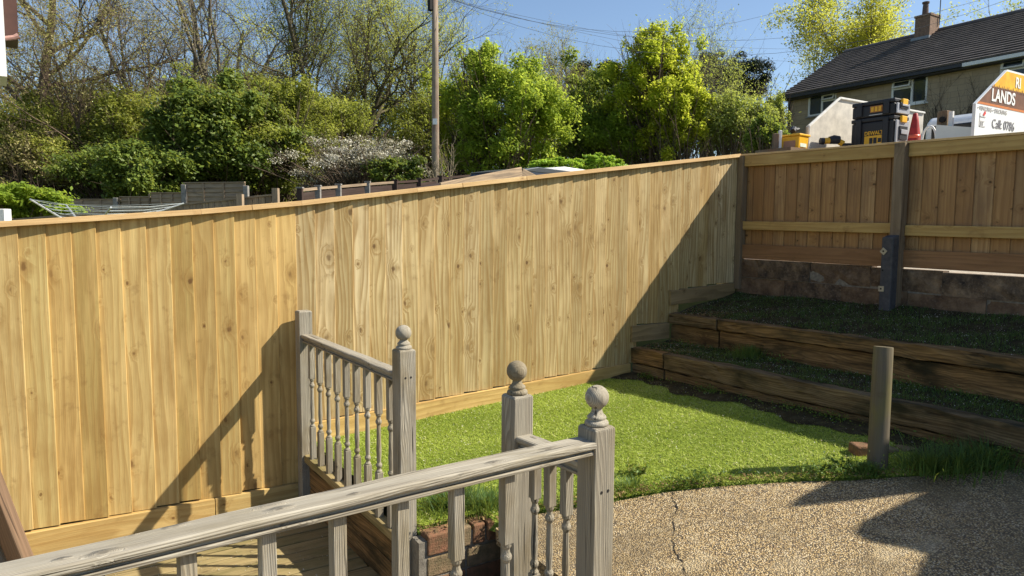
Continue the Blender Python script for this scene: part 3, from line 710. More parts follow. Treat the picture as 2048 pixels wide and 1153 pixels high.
# ------------------------------------------------------------------ grass, weeds, petals
def blades(P, H, W, lean, rng, nrm=None):
    """P (N,3) roots; returns (N,4,3) slim kite-shaped blades"""
    n = len(P); a = rng.uniform(0, 2 * math.pi, n); l = np.abs(rng.normal(0, lean, n)); b = rng.uniform(0, 2 * math.pi, n)
    side = np.stack([np.cos(a), np.sin(a), np.zeros(n)], 1) * W[:, None] * .5
    tip = P + np.stack([np.cos(b) * l, np.sin(b) * l, np.ones(n)], 1) * H[:, None]
    mid = P + (tip - P) * .45
    return np.stack([P - side * .7, P + side * .7, mid * .35 + tip * .65 + side * .4, tip - side * .2], 1)
def build_lawn_grass():
    rng = np.random.default_rng(21)
    n = 150000
    x = rng.uniform(1.28, 4.25, n); f = np.array([3.12 if q < 1.74 else 0 for q in x]); e = np.interp(x, [p[0] for p in PEDGE], [p[1] for p in PEDGE])
    f = np.where(x < 1.74, 3.13, e); y = f + (4.78 - f) * rng.uniform(0, 1, n)
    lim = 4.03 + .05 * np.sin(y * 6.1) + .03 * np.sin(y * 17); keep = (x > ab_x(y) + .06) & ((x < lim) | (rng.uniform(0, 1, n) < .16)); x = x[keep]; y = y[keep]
    z = np.array([hl(a, b) for a, b in zip(x, y)]) - .002; m = len(x)
    patch = .5 + .25 * np.sin(x * 5.1 + 1.3 * np.sin(y * 4)) + .25 * np.sin(y * 6.3 + 2 * np.sin(x * 3.1))
    h = rng.uniform(.006, .0135, m) * (.8 + .35 * patch)
    p2 = np.sin(x * 2.1 + 3 * np.sin(y * 1.7)) * np.sin(y * 3.3 + x); h *= np.where(rng.uniform(0, 1, m) < .04, 1.9, 1.0)
    val = np.clip(.42 + .2 * (patch - .5) + .18 * p2 + rng.normal(0, .18, m), 0, .9); dead = rng.uniform(0, 1, m) < .05 + .07 * (p2 > .3); val[dead] = rng.uniform(.93, 1, dead.sum())
    V = blades(np.stack([x, y, z], 1), h, rng.uniform(.0055, .0085, m), 1.9, rng)
    tag(quads_obj('grass', V, M_GRASS, val=val), 'short bright green turf covering the lawn', 'grass', kind='stuff')
    # thin shaded turf of the two terraces
    P = []
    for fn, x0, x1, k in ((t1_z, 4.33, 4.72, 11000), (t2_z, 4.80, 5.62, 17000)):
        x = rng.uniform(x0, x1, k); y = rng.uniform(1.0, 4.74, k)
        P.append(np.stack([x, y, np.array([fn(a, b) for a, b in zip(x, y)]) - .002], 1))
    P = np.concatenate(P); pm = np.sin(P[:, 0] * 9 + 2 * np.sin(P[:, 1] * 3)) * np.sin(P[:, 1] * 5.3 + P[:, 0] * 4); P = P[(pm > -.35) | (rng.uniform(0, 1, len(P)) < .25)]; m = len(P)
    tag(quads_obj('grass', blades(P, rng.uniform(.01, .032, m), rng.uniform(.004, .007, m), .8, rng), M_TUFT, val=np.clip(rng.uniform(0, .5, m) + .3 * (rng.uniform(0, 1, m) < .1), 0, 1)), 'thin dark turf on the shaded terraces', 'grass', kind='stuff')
    # fallen petals and bits
    def litter(name, P, s, mat, label, cat):
        m = len(P); a = rng.uniform(0, 6.28, m); r = rng.uniform(.5, 1.3, m) * s
        d1 = np.stack([np.cos(a) * r, np.sin(a) * r, rng.normal(0, .3, m) * r], 1); d2 = np.stack([-np.sin(a) * r * .6, np.cos(a) * r * .6, rng.normal(0, .3, m) * r], 1)
        tag(quads_obj(name, np.stack([P - d1, P - d2, P + d1, P + d2], 1), mat, val=rng.uniform(0, 1, m)), label, cat, kind='stuff')
    k = 2600; x = rng.uniform(1.4, 4.2, k); e = np.where(x < 1.74, 3.15, np.interp(x, [p[0] for p in PEDGE], [p[1] for p in PEDGE]) + .08); y = e + (4.76 - e) * rng.uniform(0, 1, k) ** .75
    L = np.stack([x, y, np.array([hl(a, b) for a, b in zip(x, y)]) + .013], 1)
    k = 1500; x = rng.uniform(4.36, 4.72, k); y = 1.2 + 3.5 * rng.uniform(0, 1, k) ** .7; T1 = np.stack([x, y, np.array([t1_z(a, b) for a, b in zip(x, y)]) + .014], 1)
    k = 2600; x = 4.76 + .86 * rng.uniform(0, 1, k) ** .9; y = 1.2 + 3.5 * rng.uniform(0, 1, k) ** .7; T2 = np.stack([x, y, np.array([t2_z(max(a, 4.8), b) for a, b in zip(x, y)]) + .016], 1)
    k = 900; x = rng.uniform(-.2, 1.2, k); y = rng.uniform(2.4, 4.7, k); DK = np.stack([x, y, np.full(k, -.409)], 1)
    k = 160; x = rng.uniform(1.9, 4.6, k); y = rng.uniform(1.0, 2.6, k); PT = np.stack([x, y, np.array([hp(a) for a in x]) + .006], 1)
    litter('fallen_petals', np.concatenate([L, T1, T2, DK]), .0038, M_PETAL, 'pale fallen petals scattered over lawn, terraces and deck', 'petals')
    k = 1500; x = rng.uniform(4.3, 5.0, k); y = 4.75 - .55 * rng.uniform(0, 1, k) ** 1.5; z = np.where(x < 4.72, np.array([t1_z(a, b) for a, b in zip(x, y)]), np.array([t2_z(max(a, 4.8), b) for a, b in zip(x, y)])) + .012
    ex = rng.uniform(1.75, 4.3, 1500); ey = np.interp(ex, [p[0] for p in PEDGE], [p[1] for p in PEDGE]) + rng.normal(.03, .03, 1500); ez = np.array([hp(a) for a in ex]) + .03
    bx = rng.uniform(1.36, 1.98, 500); by = rng.uniform(3.06, 3.2, 500); bz = np.full(500, .012)
    litter('dry_leaves', np.concatenate([np.stack([x, y, z], 1), np.stack([ex, ey, ez], 1), np.stack([bx, by, bz], 1)]), .007, M_DEADG, 'dry leaf scraps along the lawn edge and terrace corner', 'leaf litter')
    # weeds hugging the patio edge
    k = 9000; ex = rng.uniform(1.75, 5.0, k); dens = .5 + .5 * np.sin(ex * 7) * np.sin(ex * 3.1 + 1); dens = np.clip(np.sin(ex * 9.3 + 1) + .6 * np.sin(ex * 23.0) + .3 * np.sin(ex * 51), 0, 1.2); keep = rng.uniform(0, 1, k) < np.clip(dens, .06, 1); ex = ex[keep]; k = len(ex)
    ey = np.interp(ex, [p[0] for p in PEDGE], [p[1] for p in PEDGE]) + np.abs(rng.normal(0, .045, k)) - .022 * rng.uniform(0, 1, k)
    ez = np.array([hp(a) for a in ex]) + np.abs(rng.normal(.025, .022, k)) * (1 + .8 * (ex > 2.6))
    P = np.stack([ex, ey, ez], 1); s = rng.uniform(.006, .013, k)
    q = 5200; wy = 1.4 + 3.2 * rng.uniform(0, 1, q); dn = np.sin(wy * 7.1) + .7 * np.sin(wy * 17); wk = rng.uniform(0, 1, q) < np.clip(.25 + .5 * dn, .08, 1); wy = wy[wk]; q = len(wy)
    wx = 4.235 - np.abs(rng.normal(0, .05, q)); W = np.stack([wx, wy, np.array([hl(a, b) for a, b in zip(wx, wy)]) + np.abs(rng.normal(.012, .022, q))], 1)
    q = 2600; ty = 1.2 + 3.5 * rng.uniform(0, 1, q); dn = np.sin(ty * 5.3 + 1) + .8 * np.sin(ty * 13); tk = rng.uniform(0, 1, q) < np.clip(.2 + .5 * dn, .05, 1); ty = ty[tk]; q = len(ty)
    T = np.stack([4.70 - np.abs(rng.normal(0, .06, q)), ty, np.array([t1_z(4.6, b) for b in ty]) + np.abs(rng.normal(.015, .03, q))], 1)
    P = np.concatenate([P, W, T]); k = len(P); s = rng.uniform(.005, .012, k)
    V = kites(P, s, rng, up=.6); tag(quads_obj('edge_weeds', V, M_WEED, val=rng.uniform(0, .9, k)), 'low leafy weeds along the patio edge and the sleepers', 'weeds', kind='stuff')
def kites(P, s, rng, up=.3, out=None, aspect=.5):
    """leaf shaped quads, normals biased upwards or along out"""
    n = len(P); nv = rng.normal(0, 1, (n, 3)); nv[:, 2] += up * 2
    if out is not None: nv += out * .7 + SUN * 1.1
    nv /= np.linalg.norm(nv, axis=1)[:, None] + 1e-9
    r = rng.normal(0, 1, (n, 3)); a = np.cross(nv, r); a /= np.linalg.norm(a, axis=1)[:, None] + 1e-9; b = np.cross(nv, a)
    a = a * s[:, None]; b = b * (s * aspect)[:, None]
    return np.stack([P - a, P - b + a * .15, P + a, P + b + a * .15], 1)
build_lawn_grass()
def tuft(px, py, z, n, h, spread, label, mat=None, tone=(0, .9), seed=0, group=None, droop=.7):
    p = onz(px, py, z) if z is not None else on_patio(px, py)
    rng = np.random.default_rng(seed); rows = []; tv = []
    for i in range(n):
        a = rng.uniform(0, 6.28); r = abs(rng.normal(0, spread * .35)); b = np.array([math.cos(a) * r, math.sin(a) * r * .8, 0]); hh = h * rng.uniform(.55, 1.1)
        d = a + rng.normal(0, .7); ln = rng.uniform(.1, droop); w = rng.uniform(.0018, .0034); sd = np.array([-math.sin(d), math.cos(d), 0]) * w
        pts = [b + np.array([math.cos(d) * ln * hh * t ** 1.7, math.sin(d) * ln * hh * t ** 1.7, hh * (t - .32 * ln * t * t)]) for t in (0, .4, .75, 1.0)]
        for q in range(3):
            k0 = 1 - .25 * q; k1 = (1 - .25 * (q + 1)) if q < 2 else .1
            rows.append([pts[q] - sd * k0, pts[q] + sd * k0, pts[q + 1] + sd * k1, pts[q + 1] - sd * k1]); tv.append(0)
        v = rng.uniform(*tone); tv[-3:] = [v, v, v]
    o = quads_obj('grass_tuft', np.array(rows), mat or M_TUFT, None, Matrix.Translation(p - np.array([0, 0, .005])), val=np.array(tv))
    return tag(o, label, 'grass tuft', group)
tuft(905, 1012, .02, 900, .12, .30, 'thick dark green tuft spilling over the brick edge', seed=1, droop=1.1)
tuft(975, 1015, .02, 500, .10, .22, 'grass tuft between brick edge and the middle newel post', seed=2, droop=1.1)
tuft(1860, 940, .26, 420, .15, .26, 'long leaning grass tuft right of the round stake', seed=3, tone=(0, .6), droop=1.3)
tuft(1975, 928, .28, 420, .16, .30, 'dark grass tuft at the right edge by the patio', seed=4, tone=(0, .5), droop=1.2)
tuft(1262, 985, .07, 380, .09, .16, 'grass tuft just right of the nearest newel post', seed=5, tone=(.2, 1))
tuft(1500, 712, .50, 420, .11, .30, 'grass tuft on the lower terrace below the upper sleepers', seed=7, tone=(0, .8))
tuft(2020, 775, .5, 300, .12, .2, 'grass tuft on the lower terrace at the right edge', seed=8, tone=(0, .6))
def weed(px, py, z, n, h, r, label, seed, tone=(0, 1), mat=None):
    p = onz(px, py, z); rng = np.random.default_rng(seed); t = thing('weed', label, 'plant', p)
    mb = MB(); C = []
    for i in range(12):
        a = rng.uniform(0, 6.28); tip = np.array([math.cos(a) * r * rng.uniform(.2, 1), math.sin(a) * r * rng.uniform(.2, 1), h * rng.uniform(.5, 1)])
        mb.tube([p, p + tip * np.array([.4, .4, .6]), p + tip], [.0022, .0016, .0008], 4); C += [p + tip * np.array([q, q, q]) for q in rng.uniform(.35, 1.05, max(1, n // 12))]
    mb.build('stems', M_DEADG if False else M_TWIG_G, t)
    C = np.array(C) + rng.normal(0, .008, (len(C), 3))
    quads_obj('leaves', kites(C, rng.uniform(.006, .014, len(C)), rng, up=.5), mat or M_WEED, t, None, val=rng.uniform(*tone, len(C)))
M_TWIG_G = plain('green_stem', (.09, .12, .035), .8)
tuft(1920, 938, .27, 500, .15, .35, 'dense grass between the edging bricks and the patio', seed=9, tone=(0, .6), droop=1.3)
tuft(1735, 945, .22, 380, .07, .15, 'short grass round the foot of the stake', seed=10, tone=(0, .7))
weed(1275, 958, .08, 420, .11, .10, 'yellowing weed with orange tips behind the nearest newel post', 31, (.55, 1))
weed(1690, 938, .21, 260, .055, .13, 'leafy sunlit weed left of the round stake', 32, (.2, .8))
weed(1640, 948, .19, 240, .04, .12, 'low leafy weed at the shadow tip on the lawn edge', 33, (.1, .8))
weed(1420, 965, .12, 260, .05, .14, 'small dark weed by the crack in the patio', 34, (0, .5))

# ------------------------------------------------------------------ trees and bushes
class Skel:
    """branches as tapered tubes; polylines are gathered first, then swept in batches"""
    def __init__(s, seed): s.r = np.random.default_rng(seed); s.q = random.Random(seed); s.lines = {}; s.tips = []; s.squash = None
    def grow(s, p, d, L, r, lv, spec):
        S = spec[lv]; n = S.get('seg', 4); g = s.q.gauss; wob = S.get('wob', .15); trop = S.get('trop', .03); st = L / n
        x, y, z = p; a, b, c = d; k = 1 / math.sqrt(a * a + b * b + c * c); a *= k; b *= k; c *= k
        pts = [(x, y, z)]; dirs = [(a, b, c)]
        for i in range(n):
            a += g(0, wob); b += g(0, wob); c += g(0, wob) + trop; k = 1 / math.sqrt(a * a + b * b + c * c + 1e-9); a *= k; b *= k; c *= k
            x += a * st; y += b * st; z += c * st; pts.append((x, y, z)); dirs.append((a, b, c))
        tp = S.get('taper', .72); rad = [r * (1 - tp * i / n) for i in range(n + 1)]
        s.lines.setdefault((n + 1, S.get('sides', 4)), []).append((pts, rad))
        if lv + 1 < len(spec):
            kk = S['kids']; k = s.q.randint(kk[0], kk[1]); t0 = S.get('from', .3)
            for j in range(k):
                t = t0 + (1 - t0) * ((j + s.q.uniform(.1, .9)) / k); u = t * n; i = min(int(u), n - 1); u -= i
                q = tuple(pts[i][m] * (1 - u) + pts[i + 1][m] * u for m in range(3)); v = dirs[i + 1]
                w = (g(0, 1), g(0, 1), g(0, 1)); dt = sum(w[m] * v[m] for m in range(3)); w = [w[m] - dt * v[m] for m in range(3)]; wl = math.sqrt(sum(m * m for m in w)) + 1e-9
                an = math.radians(g(S.get('ang', 42), 9)); ca, sa = math.cos(an), math.sin(an) / wl
                s.grow(q, tuple(v[m] * ca + w[m] * sa for m in range(3)), L * S.get('ratio', .6) * s.q.uniform(.7, 1.2) * (1.12 - .4 * t), max(S.get('rmin', .0035), rad[i] * S.get('rr', .55)), lv + 1, spec)
        else: s.tips.append(pts)
    def build(s, name, mat, parent):
        AV = []; AF = []; nv = 0
        for (m, n), L in s.lines.items():
            P = np.array([a for a, _ in L]); R = np.array([b for _, b in L]); N = len(L)
            t = np.gradient(P, axis=1); t /= np.linalg.norm(t, axis=2)[..., None] + 1e-9
            ref = np.where(np.abs(t[:, :1, 2:3]) < .9, np.array([.31, .17, .93]), np.array([.97, .2, .1])); ref = np.broadcast_to(ref, t.shape)
            a = np.cross(t, ref); a /= np.linalg.norm(a, axis=2)[..., None] + 1e-9; b = np.cross(t, a); th = np.arange(n) * 2 * math.pi / n
            V = P[:, :, None, :] + R[:, :, None, None] * (a[:, :, None, :] * np.cos(th)[None, None, :, None] + b[:, :, None, :] * np.sin(th)[None, None, :, None])
            AV.append(V.reshape(-1, 3)); k = np.arange(n); i = np.arange(m - 1)[:, None] * n
            q = np.stack([i + k, i + n + k, i + n + (k + 1) % n, i + (k + 1) % n], -1).reshape(-1, 4)
            AF.append((q[None] + (np.arange(N) * m * n)[:, None, None]).reshape(-1, 4) + nv); nv += N * m * n
        V = np.concatenate(AV); Fq = np.concatenate(AF); me = bpy.data.meshes.new(name)
        if s.squash: V = s.squash(V)
        me.vertices.add(len(V)); me.vertices.foreach_set('co', V.astype(np.float32).ravel())
        me.loops.add(Fq.size); me.loops.foreach_set('vertex_index', Fq.astype(np.int32).ravel())
        me.polygons.add(len(Fq)); me.polygons.foreach_set('loop_start', np.arange(0, Fq.size, 4, dtype=np.int32))
        me.update(calc_edges=True); me.shade_smooth(); me.materials.append(mat)
        return link(bpy.data.objects.new(name, me), None, parent)
def tip_leaves(sk, per, size, rng, spread=.08, up=.2):
    C = np.array([t[1:] for t in sk.tips]).reshape(-1, 3); idx = rng.integers(0, len(C), int(per * len(sk.tips)))
    P = C[idx] + rng.normal(0, spread, (len(idx), 3)); return P, rng.uniform(.6, 1.25, len(idx)) * size
TREE_SPEC = lambda k0, k1, k2, k3, ang=40, trop=.05: [
    dict(seg=7, wob=.07, trop=.02, kids=k0, ang=ang, ratio=.62, rr=.6, sides=9, taper=.6, **{'from': .25}),
    dict(seg=6, wob=.13, trop=trop, kids=k1, ang=38, ratio=.58, rr=.55, sides=6, **{'from': .2}),
    dict(seg=5, wob=.16, trop=trop, kids=k2, ang=36, ratio=.55, rr=.52, sides=4, **{'from': .15}),
    dict(seg=4, wob=.18, trop=trop * .6, kids=k3, ang=36, ratio=.55, rr=.5, sides=3, **{'from': .1}),
    dict(seg=3, wob=.2, trop=.02, sides=3)]
def tree(name, label, px, base_py, depth, height, rad, spec, barkm, leafm=None, per=0, lsize=.05, seed=1, lean=(0, 0, 1), tone=(0, 1), spread=.1, stems=1, group=None, fan=.35):
    base = at(px, base_py, depth); gz = ground_z(base[0], base[1]); base[2] = gz - .1; height -= .75 * max(0.0, gz - 1.4) * (height > 6)
    t = thing(name, label, 'tree', base, group=group); sk = Skel(seed)
    for k in range(stems):
        a = 6.28 * k / stems + .5; d = np.array(lean, float) + (np.array([math.cos(a), math.sin(a), 0]) * fan if stems > 1 else 0)
        sk.grow(base + (np.array([math.cos(a), math.sin(a), 0]) * rad * .8 if stems > 1 else 0), d, height * (1 if stems == 1 else sk.r.uniform(.8, 1.05)), rad * (1 if stems == 1 else .7), 0, spec)
    sk.build('trunk', barkm, t)
    if leafm and per:
        rng = np.random.default_rng(seed + 50); P, s = tip_leaves(sk, per, lsize, rng, spread)
        quads_obj('crown', kites(P, s, rng, up=.25, out=np.zeros((len(P), 3))), leafm, t, None, val=rng.uniform(*tone, len(P)))
    return t
BUSH_N, BUSH_S = 1.9, .86
def bush(name, label, px, py, depth, rx, ry, n, lsize, leafm, seed, lumps=26, lump=.34, barkm=None, tone=(0, 1), cat='bush', twigs=60, ragged=.35, depth_r=.8, group=None, twig_out=1.05, aspect=.5, trunk=False):
    """rounded crown: leaves on many clumps over and inside an ellipsoid, over a skeleton of stems"""
    n = int(n * BUSH_N); lsize *= BUSH_S; lumps = int(lumps * 2.3); lump *= .74; ragged = ragged + .2; c = at(px, py, depth); k = depth / F; R = np.array([rx * k, rx * k * depth_r, ry * k]) * 1.1; rng = np.random.default_rng(seed)
    gz = min(ground_z(c[0], c[1]), c[2] - R[2] * .9); base = np.array([c[0], c[1], gz]); t = thing(name, label, cat, base, group=group)
    Rm = np.array([[_rt[0], _fh[0], 0], [_rt[1], _fh[1], 0], [0, 0, 1]])
    u = rng.normal(0, 1, (lumps, 3)); u /= np.linalg.norm(u, axis=1)[:, None]; rr = rng.uniform(.35, 1.0, lumps) ** .6; u *= (rr * (1 - lump * .6) * (1 + rng.normal(0, ragged * .3, lumps)))[:, None]
    lr = lump * rng.uniform(.6, 1.25, lumps); w = lr ** 2; w /= w.sum()
    idx = rng.choice(lumps, n, p=w); v = rng.normal(0, 1, (n, 3)); v /= np.linalg.norm(v, axis=1)[:, None]
    rad = lr[idx] * (rng.uniform(0, 1, n) ** .45) * (1 + np.abs(rng.normal(0, ragged, n)) * (rng.uniform(0, 1, n) < .25))
    L = u[idx] + v * rad[:, None]; out = (v @ np.diag(1 / R)) ; out /= np.linalg.norm(out, axis=1)[:, None]
    P = c + (L * R) @ Rm.T; out = out @ Rm.T
    keepz = P[:, 2] > gz; P = P[keepz]; out = out[keepz]; lt = rng.uniform(-.18, .18, lumps)[idx][keepz]
    val = np.clip(rng.uniform(*tone, len(P)) + lt, 0, 1)
    quads_obj('crown', kites(P, rng.uniform(.45, 1.0, len(P)) ** 1.3 * 1.5 * lsize, rng, up=.35, out=out, aspect=aspect), leafm, t, None, val=val)
    sk = Skel(seed + 3)
    if trunk:
        sp = [dict(seg=4, wob=.06, sides=7, taper=.5)]; sk.grow(base, np.array([0, 0, 1.]), (c[2] - gz) + R[2] * .5, max(.05, R[2] * .06), 0, sp)
    for i in range(twigs):
        tgt = c + ((u[i % lumps] * twig_out + rng.normal(0, .12, 3)) * R) @ Rm.T; o = base + np.array([rng.normal(0, R[0] * .18), rng.normal(0, R[1] * .18), 0]); d = tgt - o; Ln = np.linalg.norm(d)
        if Ln < .2: continue
        sk.grow(o, d, Ln, .012 + .008 * Ln * rng.uniform(.3, 1), 0, [dict(seg=5, wob=.07, trop=0, kids=(3, 5), ang=35, ratio=.35, rr=.4, sides=4, **{'from': .4}), dict(seg=3, wob=.15, sides=3)])
    sk.build('stems', barkm or M_BARK, t)
    return t
M_BARK = bark('bark_brown', (.17, .125, .09), (.08, .06, .042))
M_BARKG = bark('bark_grey', (.19, .165, .135), (.09, .075, .058))
M_BARKO = bark('bark_olive', (.14, .12, .075), (.06, .05, .032))
L_LAUREL = leaf('laurel_leaf', [(0, (0.042, 0.066, 0.014)), (.5, (0.102, 0.150, 0.026)), (.85, (0.180, 0.240, 0.042)), (1, (0.276, 0.324, 0.072))], 0.36, .5, .22)
L_OLIVE = leaf('olive_leaf', [(0, (0.103, 0.127, 0.023)), (.5, (0.230, 0.253, 0.046)), (.8, (0.368, 0.380, 0.069)), (1, (0.483, 0.437, 0.115))], 0.52)
L_BROWN = leaf('bud_leaf', [(0, (.16, .13, .06)), (.5, (.28, .235, .10)), (.8, (.36, .32, .13)), (1, (.42, .36, .18))], 0.4)
L_YOUNG = leaf('young_leaf', [(0, (0.217, 0.248, 0.054)), (.6, (0.404, 0.435, 0.093)), (1, (0.621, 0.590, 0.155))], 0.5)
L_HAW = leaf('hawthorn_leaf', [(0, (0.115, 0.176, 0.020)), (.5, (0.243, 0.351, 0.038)), (.85, (0.392, 0.513, 0.061)), (1, (0.540, 0.621, 0.108))], 0.58, .6, .2)
L_DARK = leaf('dark_shrub_leaf', [(0, (0.063, 0.098, 0.020)), (.6, (0.140, 0.210, 0.036)), (1, (0.252, 0.336, 0.063))], 0.45, .6, .2)
L_LIME = leaf('lime_leaf', [(0, (0.213, 0.275, 0.019)), (.5, (0.425, 0.488, 0.031)), (.85, (0.625, 0.650, 0.050)), (1, (0.775, 0.725, 0.100))], 0.6, .6, .2)
L_HEDGE = leaf('hedge_leaf', [(0, (0.112, 0.237, 0.015)), (.5, (0.225, 0.413, 0.025)), (1, (0.400, 0.575, 0.062))], 0.5)
L_PINE = leaf('pine_needle', [(0, (.010, .022, .012)), (.6, (.022, .042, .02)), (1, (.045, .065, .03))], .1)
L_BLOSS = leaf('blossom', [(0, (0.149, 0.127, 0.069)), (.35, (0.276, 0.253, 0.138)), (.6, (0.552, 0.517, 0.391)), (1, (0.850, 0.816, 0.713))], .3)
L_SAGE = leaf('pale_shrub_leaf', [(0, (0.156, 0.192, 0.048)), (.6, (0.312, 0.360, 0.096)), (1, (0.480, 0.504, 0.180))], 0.52, .6, .2)
L_GOLD = leaf('gold_leaf', [(0, (0.240, 0.240, 0.036)), (.5, (0.432, 0.408, 0.054)), (1, (0.624, 0.552, 0.096))], 0.6)

TS = TREE_SPEC
tree('bare_tree', 'large spreading bare tree with budding twigs left of the telegraph pole', 690, 500, 29, 9.4, .2, TS((7, 8), (8, 9), (7, 8), (5, 6), 50, .05), M_BARKO, L_YOUNG, 3.2, .04, 4, tone=(.1, 1), spread=.12, stems=4, fan=.5)
tree('bare_tree', 'many stemmed leafless tree rising over the dark laurel', 400, 500, 27, 8.4, .17, TS((6, 7), (6, 7), (6, 7), (4, 5), 38, .02), M_BARKG, L_BROWN, .8, .03, 17, stems=6, fan=.62, spread=.1)
tree('bare_tree', 'dense brown budding tree beside the white house corner', 75, 520, 24, 9.0, .20, TS((10, 11), (9, 10), (7, 8), (5, 6), 44, .06), M_BARK, L_BROWN, 3.2, .042, 23, spread=.16)
tree('bare_tree', 'slim upright ivy stemmed tree between the bare trees', 458, 500, 25, 10.5, .13, TS((8, 9), (5, 6), (5, 6), (4, 5), 34, .08), M_BARKG, L_OLIVE, 2.2, .035, 29, spread=.08)
tree('bare_tree', 'low brown thicket tree left of the dark laurel', 205, 520, 22, 5.2, .08, TS((7, 8), (6, 7), (5, 6), (4, 5), 40, .05), M_BARK, L_BROWN, 4.0, .035, 31, stems=5, fan=.4, spread=.12)
tree('bare_tree', 'budding olive tree right behind the telegraph pole', 850, 500, 33, 8.0, .12, TS((10, 11), (8, 9), (6, 7), (4, 5), 34, .08), M_BARKO, L_YOUNG, 5.0, .045, 37, spread=.14)
tree('bare_tree', 'budding olive tree between the laurel and the large bare tree', 590, 500, 29, 7.4, .11, TS((10, 11), (8, 9), (6, 7), (4, 5), 38, .08), M_BARKO, L_OLIVE, 5.5, .045, 41, spread=.16)
tree('bare_tree', 'grey brown leafless tree far beyond the green hawthorn', 1045, 480, 48, 9.2, .16, TS((10, 11), (7, 8), (6, 7), (3, 4), 28, .12), M_BARKG, L_BROWN, 3, .06, 43, spread=.2)
tree('bare_tree', 'slender leafless tree far away between hawthorn and lime', 1125, 480, 50, 9.6, .16, TS((10, 11), (7, 8), (6, 7), (3, 4), 24, .14), M_BARKG, L_BROWN, 3, .06, 47, spread=.2)
tree('bare_tree', 'pale twiggy leafless tree in front of the dark pine', 1425, 450, 30, 5.6, .06, TS((8, 9), (6, 7), (5, 6), (3, 4), 26, .12), M_BARKG, L_SAGE, 3, .04, 53, spread=.15, stems=2, fan=.2)
tree('tree', 'tall golden leafed tree rising behind the house roof', 1745, 430, 46, 12.4, .22, TS((11, 12), (9, 10), (6, 7), (4, 5), 34, .08), M_BARKG, L_GOLD, 9, .095, 59, spread=.24)
tree('tree', 'pale tree over the roof in the top right corner', 2035, 430, 46, 14.5, .26, TS((8, 9), (7, 8), (5, 6), (4, 5), 44, .06), M_BARKG, L_YOUNG, 7, .09, 61, spread=.25)
# wooded bank behind the gardens
for k, (px, py, dp, rx, ry, mt, lb) in enumerate(((40, 250, 33, 120, 130, 'B', 'brown wooded bank behind the left bare tree'), (200, 275, 34, 110, 105, 'B', 'brown twiggy thicket far behind the left scrub'), (370, 260, 34, 110, 90, 'O', 'olive thicket far behind the big laurel'),
        (520, 260, 35, 110, 100, 'O', 'olive thicket far behind the two laurels'), (650, 265, 34, 100, 110, 'B', 'brown thicket far behind the large bare tree'), (760, 265, 34, 100, 110, 'O', 'olive thicket just left of the pole, far back'),
        (900, 255, 36, 95, 105, 'H', 'green thicket far behind the hawthorn'), (1080, 265, 40, 90, 85, 'B', 'brown grey thicket far right of the hawthorn'), (1180, 250, 42, 80, 80, 'D', 'dark thicket behind the shady tree'))):
    bush('thicket', lb, px, py, dp, rx, ry, 9000, .075, {'B': L_BROWN, 'O': L_OLIVE, 'H': L_HAW, 'D': L_DARK}[mt], 300 + k, lumps=40, lump=.27, tone=(0, .85), twigs=70, twig_out=1.15, ragged=.6)

bush('laurel', 'big dark glossy laurel bush behind the silvered fence panels', 450, 280, 20, 135, 112, 30000, .075, L_LAUREL, 71, lumps=46, lump=.27, tone=(0, .95))
bush('laurel', 'lighter olive evergreen beside the big dark laurel, on its right', 555, 275, 20.8, 90, 112, 19000, .05, L_OLIVE, 72, lumps=34, lump=.28, tone=(0, .7))
bush('laurel', 'low dark evergreen shrub left of the big laurel', 290, 350, 18.5, 90, 70, 13000, .065, L_LAUREL, 73, lumps=30, tone=(.15, 1))
bush('scrub', 'olive ivy covered scrub left of the big laurel', 255, 290, 21.5, 85, 95, 15000, .055, L_OLIVE, 74, lumps=34, tone=(0, .9), twigs=90)
bush('scrub', 'tall olive brown scrub at the left edge below the bare tree', 55, 290, 21, 110, 105, 17000, .05, L_OLIVE, 75, lumps=40, lump=.26, tone=(0, 1), twigs=140, twig_out=1.15)
bush('scrub', 'tangled brown scrub behind the left shrubs', 155, 230, 25, 95, 85, 10000, .05, L_BROWN, 76, lumps=36, tone=(0, .9), twigs=160, twig_out=1.2)
bush('shrub', 'low green shrub at the left edge above the picket fence', 45, 405, 13.5, 95, 32, 8000, .05, L_HAW, 77, lumps=26, tone=(0, .8))
bush('shrub', 'olive green scrub under the large bare tree', 655, 255, 23.5, 95, 55, 9500, .05, L_OLIVE, 78, lumps=34, tone=(0, .7), twigs=130, ragged=.6)
bush('hedge', 'broad olive hedge mass joining the laurels', 470, 262, 22.5, 215, 88, 24000, .05, L_OLIVE, 120, lumps=70, lump=.2, tone=(0, .75), twigs=160, ragged=.5)
bush('scrub', 'dark evergreen scrub at the foot of the left thicket', 225, 345, 20.5, 120, 52, 11000, .05, L_LAUREL, 121, lumps=30, lump=.3, tone=(.1, 1), twigs=120, ragged=.7)
bush('scrub', 'brown twiggy scrub at the left edge below the thicket', 60, 335, 20.5, 110, 60, 8000, .045, L_BROWN, 122, lumps=26, lump=.32, tone=(0, .9), twigs=220, ragged=.9, twig_out=1.25)
bush('blackthorn', 'blackthorn in white blossom left of the telegraph pole', 715, 328, 19.5, 112, 48, 11000, .03, L_BLOSS, 79, lumps=60, lump=.2, tone=(0, 1), twigs=220, twig_out=1.2, ragged=.8)
bush('shrub', 'dark evergreen shrub at the foot of the blossoming blackthorn', 790, 345, 18.5, 60, 32, 6000, .05, L_LAUREL, 80, lumps=20, tone=(0, .8))
bush('shrub', 'shadowed olive scrub around the foot of the telegraph pole', 845, 270, 27.5, 75, 90, 11000, .055, L_OLIVE, 81, lumps=34, tone=(0, .7), twigs=120)
